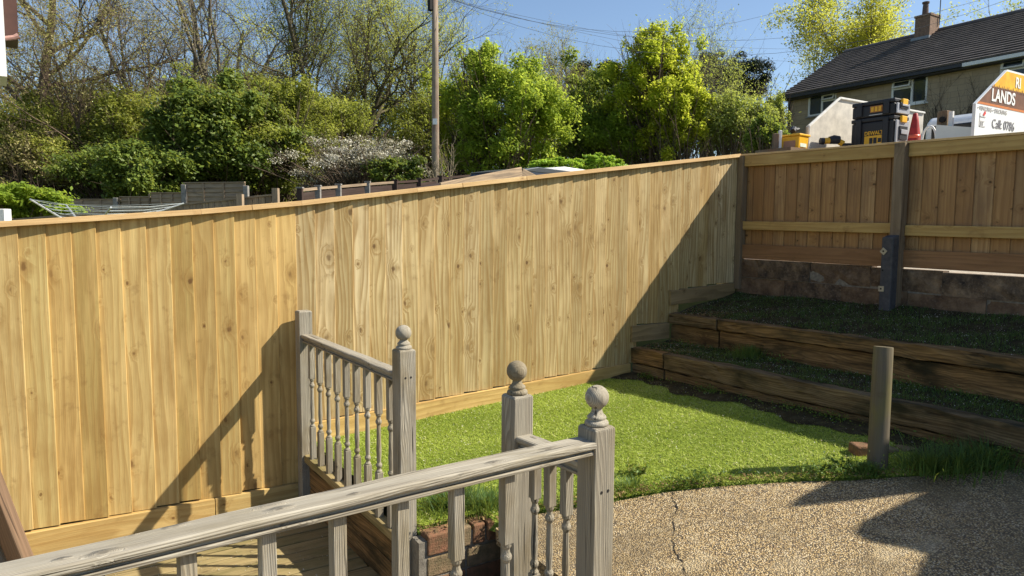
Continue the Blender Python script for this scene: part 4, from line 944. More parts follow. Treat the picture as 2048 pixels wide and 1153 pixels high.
bush('shrub', 'green gap filling scrub below the bare trees far left of the pole', 520, 210, 26, 110, 60, 9000, .055, L_OLIVE, 95, lumps=34, tone=(0, .9), twigs=120, twig_out=1.2)
bush('shrub', 'yellow green young tree just right of the telegraph pole', 925, 235, 24, 62, 105, 12000, .05, L_LIME, 98, lumps=36, lump=.26, tone=(0, .6), twigs=90, ragged=.5, cat='tree')
bush('hawthorn', 'full bright green hawthorn right of the telegraph pole', 1012, 240, 22, 118, 112, 28000, .062, L_HAW, 82, lumps=60, lump=.24, tone=(0, 1), cat='tree', trunk=True, twigs=90, ragged=.5)
bush('hawthorn', 'small leafy top shoot of green trees above the hawthorn', 965, 125, 22.5, 34, 42, 2600, .06, L_HAW, 83, lumps=16, lump=.34, tone=(.2, 1), cat='tree', twigs=40, ragged=.6)
bush('dark_tree', 'dark green shady tree between the hawthorn and the lime tree', 1185, 240, 26, 95, 100, 20000, .07, L_DARK, 84, lumps=46, lump=.26, tone=(0, 1), cat='tree', trunk=True)
bush('lime_tree', 'tall bright yellow green tree right of centre', 1312, 180, 24, 88, 105, 18000, .065, L_LIME, 85, lumps=60, lump=.22, tone=(0, .95), cat='tree', trunk=True, twigs=110, ragged=.55)
bush('lime_tree', 'narrow leafy top of yellow green foliage above the tall tree', 1302, 98, 24.2, 42, 46, 3600, .055, L_LIME, 99, lumps=22, lump=.3, tone=(.3, 1), cat='tree', twigs=50, ragged=.6)
bush('lime_tree', 'lower bright yellow green tree in front of the pine', 1362, 245, 23, 62, 72, 11000, .06, L_LIME, 86, lumps=40, lump=.26, tone=(.1, 1), cat='tree', twigs=70, ragged=.5)
bush('dark_tree', 'dark green shade tree below the tall yellow green tree', 1265, 270, 24.5, 85, 62, 11000, .06, L_HAW, 87, lumps=36, tone=(0, .75), cat='tree')
bush('pine', 'broad dark pine crown far behind the pale twigs', 1484, 158, 58, 66, 44, 11000, .13, L_PINE, 88, lumps=34, lump=.27, cat='tree', trunk=True, aspect=.3)
bush('pine', 'dark pine top left of the broad pine', 1418, 140, 60, 30, 34, 4500, .13, L_PINE, 89, lumps=20, cat='tree', trunk=True, aspect=.3)
bush('conifer', 'small far dark conifer crown beyond the hawthorn', 1165, 150, 62, 34, 26, 3600, .14, L_PINE, 90, lumps=20, cat='tree', trunk=True, aspect=.3)
bush('conifer', 'far dark conifer crown left of the tall yellow green tree', 1215, 150, 62, 26, 26, 3000, .14, L_PINE, 91, lumps=16, cat='tree', trunk=True, aspect=.3)
bush('shrub', 'loose pale green shrub below the pine', 1465, 250, 23, 72, 62, 11000, .05, L_SAGE, 92, lumps=34, tone=(0, 1), twigs=80, ragged=.5)
bush('shrub', 'dark evergreen shrub left of the yellow bucket', 1530, 275, 17, 42, 42, 5200, .045, L_DARK, 93, lumps=22, tone=(0, .9))
bush('shrub', 'pale silvery shrub against the end of the house', 1548, 235, 26, 28, 55, 5000, .05, L_SAGE, 94, lumps=22, tone=(.3, 1))
bush('hedge', 'rounded bright green hedge top above the fence, left of the two', 1108, 333, 15, 52, 17, 6500, .035, L_HEDGE, 96, lumps=40, lump=.22, ragged=.12, twigs=10)
bush('hedge', 'rounded bright green hedge top above the fence, right of the two', 1198, 329, 16, 50, 19, 6500, .035, L_HEDGE, 97, lumps=40, lump=.22, ragged=.12, twigs=10)
def sapling():
    base = at(890, 420, 16); base[2] = ground_z(base[0], base[1]); t = thing('bare_sapling', 'pale bare sapling beside the foot of the telegraph pole', 'tree', base); sk = Skel(5)
    for k in range(7):
        a = k * .9; sk.grow(base, np.array([math.cos(a) * .25, math.sin(a) * .25, 1]), 1.55 + at(890, 300, 16)[2] - 1.55 - base[2] + sk.r.uniform(-.5, .3), .025, 0, [dict(seg=5, wob=.06, kids=(5, 7), ang=38, ratio=.3, rr=.5, sides=4, **{'from': .5}), dict(seg=4, wob=.12, trop=.1, kids=(2, 3), ang=35, ratio=.5, sides=3), dict(seg=3, wob=.1, sides=3)])
    sk.build('stems', bark('bark_pale', (.30, .25, .17), (.17, .14, .09)), t)
sapling()

# ------------------------------------------------------------------ telegraph pole and cables
M_CABLE = plain('cable_grey', (.10, .11, .13), .6)
def build_pole():
    p = at(871, 350, 19); gz = ground_z(p[0], p[1]) - .2; top = at(873, -8, 19)
    t = thing('telegraph_pole', 'tall weathered wooden telegraph pole in front of the trees', 'telegraph pole', (p[0], p[1], gz))
    H = top[2] - gz
    MB().lathe([(.108, 0), (.102, H * .3), (.092, H * .7), (.082, H)], 14).build('shaft', M_TELE, t, Matrix.Translation((p[0], p[1], gz)), smooth=True)
    hz = at(865, 16, 19)[2] - gz; r = _rt
    q = np.array([p[0], p[1], gz])
    a = q + np.array([0, 0, hz]) - r * .125 - _fh * .04
    MB().box(-.06, .06, -.07, .07, -.22, .16).build('junction_box', M_SCREW, t, Matrix.Translation(a), bevel=.02)
    MB().tube([q + np.array([0, 0, H - .12]) - r * .3, q + np.array([0, 0, H - .12]) + r * .35], .03, 6).build('bracket', M_SCREW, t)
    for k in (.7, .62, .55, .36, .30, .24):
        s = 1 if k in (.7, .55, .3) else -1
        MB().tube([q + np.array([0, 0, H * k]), q + np.array([0, 0, H * k]) + r * s * .18], .012, 5).build('step_peg', M_SCREW, t)
    MB().box(-.06, .06, -.125, -.11, 0, .16).build('number_plate', M_WHITE, t, Matrix.Translation(q + np.array([0, 0, H * .42])) @ Matrix.Rotation(AZ - math.pi / 2, 4, 'Z'))
    start = q + np.array([0, 0, H - .15]) + r * .12
    ends = [(2048, -28, 18, 'upper'), (2048, -12, 16, 'second'), (1700, -30, 22, 'third'), (1640, 97, 27, 'lower roof'), (1640, 124, 28, 'lowest')]
    words = ['overhead cable leaving the pole top, highest of the five', 'overhead cable leaving the pole top, second highest', 'overhead cable leaving the pole top, middle one of the five', 'overhead cable sagging from the pole to the house roof', 'lowest overhead cable running from the pole to the house']
    sags = [1.3, 1.5, 1.2, .45, .45]
    for (ex, ey, ez, _), lb, sg in zip(ends, words, sags):
        e = at(ex, ey, ez); pts = [start + (e - start) * u - np.array([0, 0, 4 * sg * u * (1 - u)]) for u in np.linspace(0, 1, 14)]
        o = MB().tube(pts, .0042, 5).build('overhead_cable', M_CABLE); tag(o, lb, 'cable', 'cables from the telegraph pole')
build_pole()

# ------------------------------------------------------------------ neighbours' gardens beyond the left fence
def lap_panels():
    t = thing('lap_panel_fence', 'silvered waney lap fence panels in front of the laurels', 'fence', (.5, 17, .5))
    run = [(-1.1 * 0 + 128, 402, 16.5), (240, 398, 16.2), (300, 392, 16), (368, 382, 15.8), (490, 372, 15.4)]
    for k, (a, b) in enumerate(zip(run[:-1], run[1:])):
        pa = at(*a); pb = at(*b); zt = (pa[2] + pb[2]) / 2 + (.12 if k == 3 else 0); pa[2] = pb[2] = 0; dv = (pb - pa); L = np.linalg.norm(dv); dv /= L
        n = 9
        for i in range(n):
            z1 = zt - i * .1; rg = random.Random(k * 20 + i); tilt = .012
            beam('slat', pa + dv * .03 + np.array([0, 0, z1 - .055 + rg.uniform(-.012, .012)]) , pb - dv * .03 + np.array([0, 0, z1 - .055 + rg.uniform(-.012, .012)]), .014, .112, M_GREYF, t, ydir=(_fh[0] * .22, _fh[1] * .22, 1))
        beam('capping', pa + np.array([0, 0, zt + .012]), pb + np.array([0, 0, zt + .012]), .05, .022, M_GREYF, t)
        for u in (.0, .33, .66, 1.0):
            q = pa + dv * L * u - _fh * .03; beam('batten', q + np.array([0, 0, zt - .9]), q + np.array([0, 0, zt - .01]), .035, .02, M_GREYF, t, ydir=tuple(_fh))
    for (px, pt, d) in ((368, 370, 15.75), (492, 372, 15.35), (232, 396, 16.2)):
        q = at(px, pt, d); beam('post', (q[0], q[1], .2), (q[0], q[1], q[2]), .11, .1, M_CONC, t, ydir=tuple(_fh), bevel=.01)
lap_panels()
def low_board_fence():
    t = thing('board_fence', 'grey capped close board fence just above our fence on the left', 'fence', (.5, 14, .5))
    run = [(-60, 447, 12.6), (150, 430, 12.3), (380, 408, 12.0), (556, 389, 11.8)]
    for k, (a, b) in enumerate(zip(run[:-1], run[1:])):
        pa = at(*a); pb = at(*b); dv = pb - pa; L = np.linalg.norm(dv); n = int(L / .115)
        for i in range(n):
            q = pa + dv * (i + .5) / n; rg = random.Random(i + k * 50)
            beam('board', (q[0], q[1], q[2] - 1.0), (q[0], q[1], q[2] - .012), .098, .016, M_GREYF, t, ydir=tuple(_fh + rg.uniform(-.05, .05) * _rt))
        beam('capping', pa + np.array([0, 0, .0]), pb, .06, .03, M_GREYF, t)
    for px, py in ((480, 389), (551, 377)):
        q = at(px, py, 11.7); beam('post', (q[0], q[1], .2), (q[0], q[1], q[2]), .1, .1, M_GREYF, t, ydir=tuple(_fh))
low_board_fence()
def dark_fence():
    t = thing('panel_fence', 'dark brown fence with pale posts and top rail left of the pole', 'fence', (5, 13, .5))
    pts = [(600, 381, 11.6), (636, 377, 12.0), (677, 374, 12.4), (735, 369, 13.0), (790, 365, 13.5), (838, 362, 14.0), (880, 357, 14.4), (960, 350, 15.2), (1050, 343, 16.0)]
    P = [at(*q) for q in pts]
    for i, (a, b) in enumerate(zip(P[:-1], P[1:])):
        d = (b - a) / np.linalg.norm(b - a)
        beam('panel', a + np.array([0, 0, -.55]) + d * .04, b + np.array([0, 0, -.55]) - d * .04, .03, 1.0, M_DARKF, t)
        beam('top_rail', a, b, .05, .045, M_GREYF if i < 4 else M_DARKF, t)
        beam('post', (a[0], a[1], .2), (a[0], a[1], a[2] + .03), .09, .09, M_CONC if i in (1, 2, 3) else M_DARKF, t, ydir=tuple(_fh))
        MB().box(-.055, .055, -.055, .055, .03, .055).build('post_cap', M_CONC if i < 4 else M_DARKF, t, Matrix.Translation(a) @ Matrix.Rotation(AZ, 4, 'Z'))
dark_fence()
def airer():
    hub = at(178, 470, 9.0); t = thing('rotary_airer', 'silver rotary washing line with open arms above the fence top', 'clothes airer', (hub[0], hub[1], ground_z(hub[0], hub[1])))
    MET = plain('airer_metal', (.62, .63, .62), .35, .5, var=.05); LN = plain('line_cord', (.55, .6, .58), .6)
    MB().tube([(hub[0], hub[1], 0), tuple(hub)], .022, 8).build('pole', MET, t)
    tips = [at(62, 400, 8.2), at(364, 408, 8.4), at(330, 408, 10.2), at(128, 408, 10.4)]
    tips = [at(60, 399, 8.3), at(222, 415, 7.6), at(368, 407, 9.4), at(132, 410, 10.3)]
    hub2 = at(176, 452, 8.9)
    for q in tips:
        MB().tube([hub, hub2 * .0 + hub * .9 + q * .1, q], [.016, .015, .011], 6).build('arm', MET, t)
    order = [0, 1, 2, 3]
    for k in range(7):
        u = 1 - k * .11
        for a, b in zip(order, order[1:] + order[:1]):
            pa = hub + (tips[a] - hub) * u; pb = hub + (tips[b] - hub) * u; m = (pa + pb) / 2 - np.array([0, 0, .02])
            MB().tube([pa, m, pb], .0028, 4).build('line', LN, t)
    w = MB(); q = at(7, 436, 7.0)
    o = MB().box(-.05, .05, -.05, .05, 0, q[2] + .09).build('white_post', M_WHITE, None, Matrix.Translation((q[0], q[1], 0)) @ Matrix.Rotation(AZ, 4, 'Z'), bevel=.006)
    tag(o, 'white post just above the fence at the far left', 'post')
airer()
def shed_gable():
    a = at(905, 374, 8.6); b = at(1043, 346, 9.6); c = at(1060, 356, 9.9)
    t = thing('timber_shed', 'weathered shed whose pale bargeboard shows above the fence', 'shed', (a[0], a[1], 0))
    beam('bargeboard', a - (b - a) * .15, b, .03, .16, M_GREYF, t, bevel=.004)
    b2 = b + np.array([1.0, .1, -.35])
    beam('bargeboard', b, b2, .03, .13, M_GREYF, t, bevel=.004)
    w = np.array([.1, 1.8, 0])
    vs = [a - (b - a) * .15 + np.array([0, 0, .05]), b + np.array([0, 0, .05]), b + w + np.array([0, 0, .05]), a - (b - a) * .15 + w + np.array([0, 0, .05]), b2 + np.array([0, 0, .05]), b2 + w + np.array([0, 0, .05])]
    rf = mesh_obj('roof', vs, [(0, 1, 2, 3), (1, 4, 5, 2)], M_DARKF, t); s = rf.modifiers.new('thick', 'SOLIDIFY'); s.thickness = .03; s.offset = -1
    MB().box(a[0], b2[0] - .1, a[1] + .12, a[1] + 1.5, 0, a[2] - .1).build('wall', M_GREYF, t)
shed_gable()
def car(name, label, px, py, depth, yaw, paint):
    p = at(px, py, depth); zr = p[2]; g = zr - 1.46
    t = thing(name, label, 'car', (p[0], p[1], g), yaw)
    M = Matrix.Translation((p[0], p[1], g)) @ Matrix.Rotation(yaw, 4, 'Z'); GL = plain('car_glass', (.02, .025, .03), .08, var=0)
    prof = [(-2.05, .35), (2.05, .35), (2.1, .6), (2.0, .8), (1.15, .93), (-1.7, .98), (-2.08, .85), (-2.12, .55)]
    def extr(pr, w0, w1=None):
        n = len(pr); w1 = w1 or [w0] * n
        return MB().add([(x, -w, z) for (x, z), w in zip(pr, w1)] + [(x, w, z) for (x, z), w in zip(pr, w1)], [tuple(range(n)), tuple(range(2 * n - 1, n - 1, -1))] + [(i, n + i, n + (i + 1) % n, (i + 1) % n) for i in range(n)])
    extr(prof, .86).build('body', paint, t, M, bevel=.06, seg=3)
    roof = [(1.05, .94), (.42, 1.40), (.2, 1.45), (-.9, 1.46), (-1.3, 1.40), (-1.75, .97)]
    extr(roof, .7, [.8, .62, .6, .6, .62, .78]).build('cabin', GL, t, M, bevel=.03, seg=2)
    extr([(.44, 1.41), (.2, 1.47), (-.9, 1.48), (-1.32, 1.41), (-1.3, 1.385), (.42, 1.385)], .635).build('roof_panel', paint, t, M, bevel=.02, seg=2)
    for x in (-1.3, 1.3):
        for y in (-.8, .8): MB().tube([(x, y - .1, .32), (x, y + .1, .32)], .32, 18).build('wheel', M_SCREW, t, M)
car('parked_car', 'dark grey car whose roof shows left of centre above the fence', 1085, 347, 13, .3, plain('grey_paint', (.10, .11, .12), .25, .3, var=.05))
car('parked_car', 'white car whose roof shows just above the fence below the hedge', 1128, 345, 14.5, .35, M_WHITE)

# ------------------------------------------------------------------ house on the right
M_WALL = None
def make_wall_mat():
    m, nt, b = mat_new('rough_block_render'); N = NT(nt); tc = N.n('TexCoord').outputs['Object']
    br = N.n('TexBrick'); br.inputs['Scale'].default_value = 1.0; br.inputs['Brick Width'].default_value = .44; br.inputs['Row Height'].default_value = .2; br.inputs['Mortar Size'].default_value = .012
    sw = N.n('SeparateXYZ'); N.l(tc, sw.inputs[0]); cb = N.n('CombineXYZ'); N.l(sw.outputs[1], cb.inputs[0]); N.l(sw.outputs[2], cb.inputs[1]); N.l(cb.outputs[0], br.inputs['Vector'])
    br.inputs['Color1'].default_value = (.40, .31, .205, 1); br.inputs['Color2'].default_value = (.34, .26, .17, 1); br.inputs['Mortar'].default_value = (.28, .22, .15, 1)
    n = N.noise(tc, 1.3, 5, .6); c = N.mix(N.math('MULTIPLY', N.smooth(n, .4, .7), .5), br.outputs[0], (.25, .195, .135)); N.l(c, b.inputs['Base Color']); b.inputs['Roughness'].default_value = .95
    return m
def build_house():
    X = 25.7; y1 = 19.35; y0 = -4.0; ze = 7.24; xr = 29.8; zr = 9.72; gz = 2.0
    M_W = make_wall_mat(); GL = plain('window_glass', (.03, .04, .05), .06, var=0); GUT = plain('dark_gutter', (.035, .035, .04), .5)
    t = thing('house', 'stone coloured terraced house with dark tiled roof on the right', 'house', (X, 8, gz))
    # walls with real openings on the side we see
    def corner(px, py, x=X): q = onx(px, py, x); return float(q[1]), float(q[2])
    wins = []
    for (pl, ptl, pr, pbr) in ((1617, 193, 1671, 226), (1784, 161, 1853, 204)):
        ya, za = corner(pl, ptl); yb, zb = corner(pr, pbr); wins.append((yb, ya, zb, za))
    ya, za = corner(2001, 121); w2 = wins[1]; wins.append((ya - (w2[1] - w2[0]), ya, za - (w2[3] - w2[2]), za))
    low = [(wins[1][0] - .2, wins[1][1] + .2, 2.9, 4.1), (wins[0][0] - .3, wins[0][1] + .1, 2.9, 4.1), (wins[2][0], wins[2][1] + .2, 2.9, 4.1)]
    allw = wins + low
    ys = sorted({y0, y1} | {w[0] for w in allw} | {w[1] for w in allw}); zs = sorted({gz, ze + .1} | {w[2] for w in allw} | {w[3] for w in allw})
    mb = MB()
    for a, b in zip(ys[:-1], ys[1:]):
        for c, d in zip(zs[:-1], zs[1:]):
            if any(w[0] - 1e-6 <= a and b <= w[1] + 1e-6 and w[2] - 1e-6 <= c and d <= w[3] + 1e-6 for w in allw): continue
            mb.add([(X, a, c), (X, b, c), (X, b, d), (X, a, d)], [(0, 3, 2, 1)])
    xb = 33.9
    mb.add([(X, y1, gz), (xb, y1, gz), (xb, y1, ze), (xr, y1, zr - .15), (X, y1, ze)], [(0, 4, 3, 2, 1)])
    mb.add([(X, y0, gz), (xb, y0, gz), (xb, y0, ze), (xr, y0, zr - .15), (X, y0, ze)], [(0, 1, 2, 3, 4)])
    mb.add([(xb, y0, gz), (xb, y1, gz), (xb, y1, ze), (xb, y0, ze)], [(0, 1, 2, 3)])
    for w in allw:
        for (a, b) in (((w[0], w[2]), (w[0], w[3])), ((w[0], w[3]), (w[1], w[3])), ((w[1], w[3]), (w[1], w[2])), ((w[1], w[2]), (w[0], w[2]))):
            mb.add([(X, a[0], a[1]), (X, b[0], b[1]), (X + .14, b[0], b[1]), (X + .14, a[0], a[1])], [(0, 1, 2, 3)])
    mb.build('wall', M_W, t)
    for i, w in enumerate(allw):
        a, b, c, d = w; f = .07; fr = MB(); xf0, xf1 = X + .004, X + .09; mid = a + (b - a) * (.5 if i % 3 == 0 else .42)
        fr.box(xf0, xf1, a, b, c, c + f); fr.box(xf0, xf1, a, b, d - f, d); fr.box(xf0 + .002, xf1 - .002, a, a + f, c + f, d - f); fr.box(xf0 + .002, xf1 - .002, b - f, b, c + f, d - f); fr.box(xf0 - .004, xf1 - .004, mid - f / 2, mid + f / 2, c + f, d - f)
        tz = d - (d - c) * .36
        fr.box(xf0 + .004, xf1 - .006, (a + f if i == 0 else mid + f / 2), (mid - f / 2 if i == 0 else b - f), tz - f / 2, tz + f / 2)
        wo = fr.build('window', M_WHITE, t)
        for pa, pb in ((a + f, mid - f / 2), (mid + f / 2, b - f)): MB().box(X + .05, X + .06, pa, pb, c + f, d - f).build('pane', GL, wo)
        MB().box(X - .06, X - .001, a - .06, b + .06, c - .06, c - .002).build('sill', M_WHITE if i else M_CONC, wo)
        # the open top light
        ta, tb = ((a + f, mid - f / 2) if i == 0 else (mid + f / 2, b - f)); tl = MB(); th = d - f - tz - .01
        for (q0, q1, r0, r1) in ((ta, tb, -th, -th + .05), (ta, tb, -.05, 0), (ta, ta + .05, -th + .05, -.05), (tb - .05, tb, -th + .05, -.05)): tl.box(-.02, .02, q0, q1, r0, r1)
        if i < 3: tl.build('top_light', M_WHITE, wo, Matrix.Translation((X - .02, 0, d - f)) @ Matrix.Rotation(.35, 4, 'Y'))
    # roof: lapped tile courses on the near slope, plain far slope
    M_TILE = plain('dark_roof_tile', (.16, .135, .125), .8, var=.25, scale=2.2, bump=.3, col2=(.075, .065, .065)); xe = X - .38; n = 19; ov = .16
    r = MB().add([(xe + .05, y1 + ov, ze - .04), (xr, y1 + ov, zr - .06), (xb + .3, y1 + ov, ze - .04), (xe + .05, y0 - ov, ze - .04), (xr, y0 - ov, zr - .06), (xb + .3, y0 - ov, ze - .04)], [(0, 1, 4, 3), (1, 2, 5, 4), (0, 3, 5, 2), (0, 2, 1), (3, 4, 5)]).build('roof', M_TILE, t)
    for k in range(n):
        u0 = k / n; u1 = (k + 1.25) / n; u1 = min(u1, 1.0); ax, az = xe + (xr - xe) * u0, ze + (zr - ze) * u0; bx, bz = xe + (xr - xe) * u1, ze + (zr - ze) * u1
        nx, nz = -.5, .86; hu = .085; lo = .012
        m = MB(); step = 1.0; yy = y0 - ov; vs = []
        m.add([(ax + nx * hu, y0 - ov, az + nz * hu), (ax + nx * hu, y1 + ov, az + nz * hu), (bx + nx * lo, y1 + ov, bz + nz * lo), (bx + nx * lo, y0 - ov, bz + nz * lo), (ax + nx * .005, y0 - ov, az + nz * .005), (ax + nx * .005, y1 + ov, az + nz * .005)], [(0, 3, 2, 1), (0, 1, 5, 4)])
        m.build('tile_course', M_TILE, r)
    MB().tube([(xr, y1 + ov, zr + .0), (xr, y0, zr + .0)], .11, 8).build('ridge', M_TILE, r)
    ysplit = float(onx(1925, 135, X - .4)[1])
    MB().box(xe - .06, xe + .06, ysplit, y1 + ov, ze - .13, ze - .02).build('gutter', GUT, t)
    MB().box(xe - .06, xe + .06, y0, ysplit, ze - .14, ze - .02).build('gutter', M_WHITE, t)
    MB().box(xe + .06, X + .02, y0, y1 + .05, ze - .18, ze - .12).build('soffit', GUT, t)
    MB().tube([(X - .08, y1 - .15, ze - .15), (X - .08, y1 - .15, gz)], .045, 8).build('downpipe', GUT, t)
    # chimney with pot and aerial
    yc = float(onx(1850, 60, xr - .5)[1]); M_CH = plain('chimney_brick', (.26, .165, .11), .9, var=.25, scale=12, bump=.4)
    ch = MB().box(xr - .72, xr + .0, yc - .3, yc + .3, zr - .8, zr + .52).build('chimney', M_CH, r)
    MB().box(xr - .75, xr + .03, yc - .33, yc + .33, zr + .52, zr + .60).build('cap', M_CH, ch)
    MB().lathe([(.17, 0), (.16, .35), (.14, .7), (.19, .72), (.19, .8), (.13, .82)], 14).build('pot', plain('clay_pot', (.13, .085, .07), .8), ch, Matrix.Translation((xr - .36, yc + .1, zr + .60)) @ Matrix.Scale(.72, 4))
    MB().box(xr - .86, xr - .70, yc - .36, yc + .36, zr - .46, zr - .30).build('flashing', plain('lead_flashing', (.25, .27, .29), .5), ch)
    # roofer's render splashed beside the stack
    MB().tube([(xr - .1, yc - .34, zr + .2), (xr - .1, yc - .34, zr + 1.4), ], .02, 5).build('aerial_mast', GUT, ch)
    am = MB(); am.tube([(xr - .1, yc - .1, zr + 1.3), (xr - .1, yc - 1.6, zr + 1.32)], .014, 5)
    for k in range(8): am.tube([(xr - .3, yc - .35 - k * .16, zr + 1.31), (xr + .1, yc - .35 - k * .16, zr + 1.31)], .006, 4)
    am.build('aerial', GUT, ch)
    # flat porch over the ground floor
    # bare climber on the wall
    sk = Skel(77); base = np.array([X - .06, float(onx(1905, 200, X)[1]), gz])
    for k in range(9): sk.grow(base + np.array([0, sk.r.normal(0, .25), 0]), np.array([0, sk.r.normal(0, .22), 1.]), 4.0, .03, 0, [dict(seg=6, wob=.06, kids=(7, 9), ang=35, ratio=.42, rr=.6, sides=4), dict(seg=4, wob=.12, kids=(4, 5), ang=35, ratio=.5, sides=3), dict(seg=3, wob=.12, sides=3)])
    def _sq(V): V = V.copy(); V[:, 0] = X - .03 - np.abs(V[:, 0] - base[0]) * .12; return V
    sk.squash = _sq
    c = thing('climber', 'leafless climbing plant spread over the house wall', 'plant', base); sk.build('stems', bark('climber_bark', (.09, .065, .05), (.05, .04, .03)), c)
build_house()

# ------------------------------------------------------------------ tipper truck behind the right fence, and what stands on it
def mxz(p): return Matrix(((1, 0, 0, p[0]), (0, 0, -1, p[1]), (0, 1, 0, p[2]), (0, 0, 0, 1)))       # text plane facing -y
def myz(p): return Matrix(((0, 0, -1, p[0]), (-1, 0, 0, p[1]), (0, 1, 0, p[2]), (0, 0, 0, 1)))      # text plane facing -x
BED = 2.46
def build_truck():
    t = thing('tipper_truck', 'white tipper truck with tall lettered side boards behind the right fence', 'truck', (9.5, 4.44, 1.21))
    yn, yf = 3.49, 5.39; x0, x1 = 7.52, 10.1
    WH = plain('truck_white', (.80, .80, .78), .3, var=.03); DIRTY = plain('scuffed_board', (.62, .57, .48), .8, var=.2, scale=7, col2=(.38, .35, .30))
    YEL = plain('sign_yellow', (.80, .50, .02), .5, var=.12, scale=6, col2=(.72, .30, .01)); BRN = plain('sign_brown', (.20, .085, .04), .5, var=.2, scale=10); ORG = plain('sign_orange', (.62, .20, .05), .5)
    poly = [(x0, BED - .35), (x0, 2.82), (x0 + .60, 3.22), (x1, 3.22), (x1, BED - .35)]
    def side(y, th, mat, nm):
        n = len(poly)
        return MB().add([(a, y, b) for a, b in poly] + [(a, y + th, b) for a, b in poly], [tuple(range(n)), tuple(range(2 * n - 1, n - 1, -1))] + [((i + 1) % n, i, n + i, n + (i + 1) % n) for i in range(n)]).build(nm, mat, t)
    sb = side(yn, .03, WH, 'side_board'); side(yf - .03 + .0, .03, DIRTY, 'side_board')
    # pale edge trim on the far board
    for a, b in zip(poly[:4], poly[1:4]):
        MB().tube([(a[0], yf - .04, a[1]), (b[0], yf - .04, b[1])], .016, 6).build('edge_trim', plain('trim', (.72, .70, .64), .6), t)
    # printed bands on the near board (thin vinyl)
    def slope_x(z): return x0 if z < 2.82 else x0 + .60 * (z - 2.82) / .40
    def band(z0, z1, mat, nm, lift):
        MB().add([(slope_x(z0) + .01, yn - lift, z0), (x1, yn - lift, z0 - .005), (x1, yn - lift, z1), (slope_x(z1) + .01, yn - lift, z1)], [(0, 1, 2, 3)]).build(nm, mat, sb)
    band(3.02, 3.20, YEL, 'yellow_band', .003); band(2.845, 3.02, BRN, 'brown_band', .003); band(2.822, 2.844, ORG, 'orange_stripe', .003)
    gf = MB()
    for k in range(70):
        gx = slope_x(3.0) + .02 + k * .034; gf.add([(gx, yn - .0045, 3.0), (gx + .026, yn - .0045, 3.0), (gx + .018, yn - .0045, 3.045 + .012 * math.sin(k * 2.1))], [(0, 1, 2)])
    gf.build('grass_silhouette', BRN, sb)
    W = plain('letter_white', (.82, .81, .78), .5, var=.03); GR = plain('letter_grey', (.30, .29, .30), .5); PALE = plain('letter_pale', (.50, .48, .47), .5)
    p = ony(1981, 206, yn); text_obj('lettering', 'LANDS', .175, W, sb, mxz((p[0], yn - .006, 2.875)), .92, .004)
    p = ony(2029, 178, yn); text_obj('lettering', 'RI', .15, W, sb, mxz((p[0], yn - .006, 3.06)), .95, .003)
    p = ony(1954, 214, yn); text_obj('lettering', '• FENCING • DECKING', .055, PALE, sb, mxz((p[0] + .01, yn - .004, 2.765)), 1.1)
    p = ony(1983, 250, yn); text_obj('lettering', 'Call: 0786', .13, GR, sb, mxz((p[0], yn - .004, 2.61)), .92)
    lg = MB(); q = ony(1958, 248, yn)
    lx, lz = float(q[0]), 2.60
    for (a, b, c, d) in ((0, .12, .095, .105), (0, .12, .0, .01), (0, .012, .0, .14), (.02, .10, .05, .06), (.03, .045, .01, .05), (.06, .075, .01, .05)): lg.add([(lx + a, yn - .004, lz + c), (lx + b, yn - .004, lz + c), (lx + b, yn - .004, lz + d), (lx + a, yn - .004, lz + d)], [(0, 1, 2, 3)])
    lg.build('logo', PALE, sb); MB().add([(lx + .06, yn - .0042, lz + .12), (lx + .10, yn - .0042, lz + .165), (lx + .12, yn - .0042, lz + .14), (lx + .09, yn - .0042, lz + .11)], [(0, 1, 2, 3)]).build('logo', plain('logo_red', (.7, .06, .05), .5), sb)
    MB().box(x0 + .06, x1, yn + .04, yf - .04, BED - .09, BED - .012).build('bed_floor', DIRTY, t)
    # lowered near tail flap, pale
    MB().add([(x0 - .02, yn + .06, BED - .4), (x0 - .02, yf - .06, BED - .4), (x0 - .02, yf - .06, BED - .02), (x0 - .02, yn + .06, BED - .02), (x0 + .03, yn + .06, BED - .4), (x0 + .03, yf - .06, BED - .4), (x0 + .03, yf - .06, BED - .02), (x0 + .03, yn + .06, BED - .02)],
        [(3, 2, 1, 0), (4, 5, 6, 7), (0, 1, 5, 4), (1, 2, 6, 5), (2, 3, 7, 6), (3, 0, 4, 7)]).build('tail_board', WH, t)
    a = onx(1902, 246, 7.9); b = ony(1956, 258, yn + .12)
    MB().add([(x0 + .1, yn + .42, BED), (x0 + .1, yn + .06, BED), (x0 + .1, yn + .06, 2.60), (x0 + .1, yn + .42, 2.67), (x0 + .13, yn + .42, BED), (x0 + .13, yn + .06, BED), (x0 + .13, yn + .06, 2.60), (x0 + .13, yn + .42, 2.67)], [(3, 2, 1, 0), (4, 5, 6, 7), (0, 1, 5, 4), (1, 2, 6, 5), (2, 3, 7, 6), (3, 0, 4, 7)]).build('corner_panel', plain('pale_panel', (.66, .70, .66), .4, var=.03), t)
    # cab
    cx0, cx1 = 10.2, 11.9; cabp = [(cx0, 1.75), (cx1 + .15, 1.75), (cx1 + .2, 2.35), (cx1 - .35, 3.10), (cx1 - .6, 3.16), (cx0 + .1, 3.16), (cx0, 3.08)]; n = len(cabp)
    MB().add([(a, yn + .02, b) for a, b in cabp] + [(a, yf, b) for a, b in cabp], [tuple(range(n)), tuple(range(2 * n - 1, n - 1, -1))] + [((i + 1) % n, i, n + i, n + (i + 1) % n) for i in range(n)]).build('cab', WH, t, bevel=.06, seg=3)
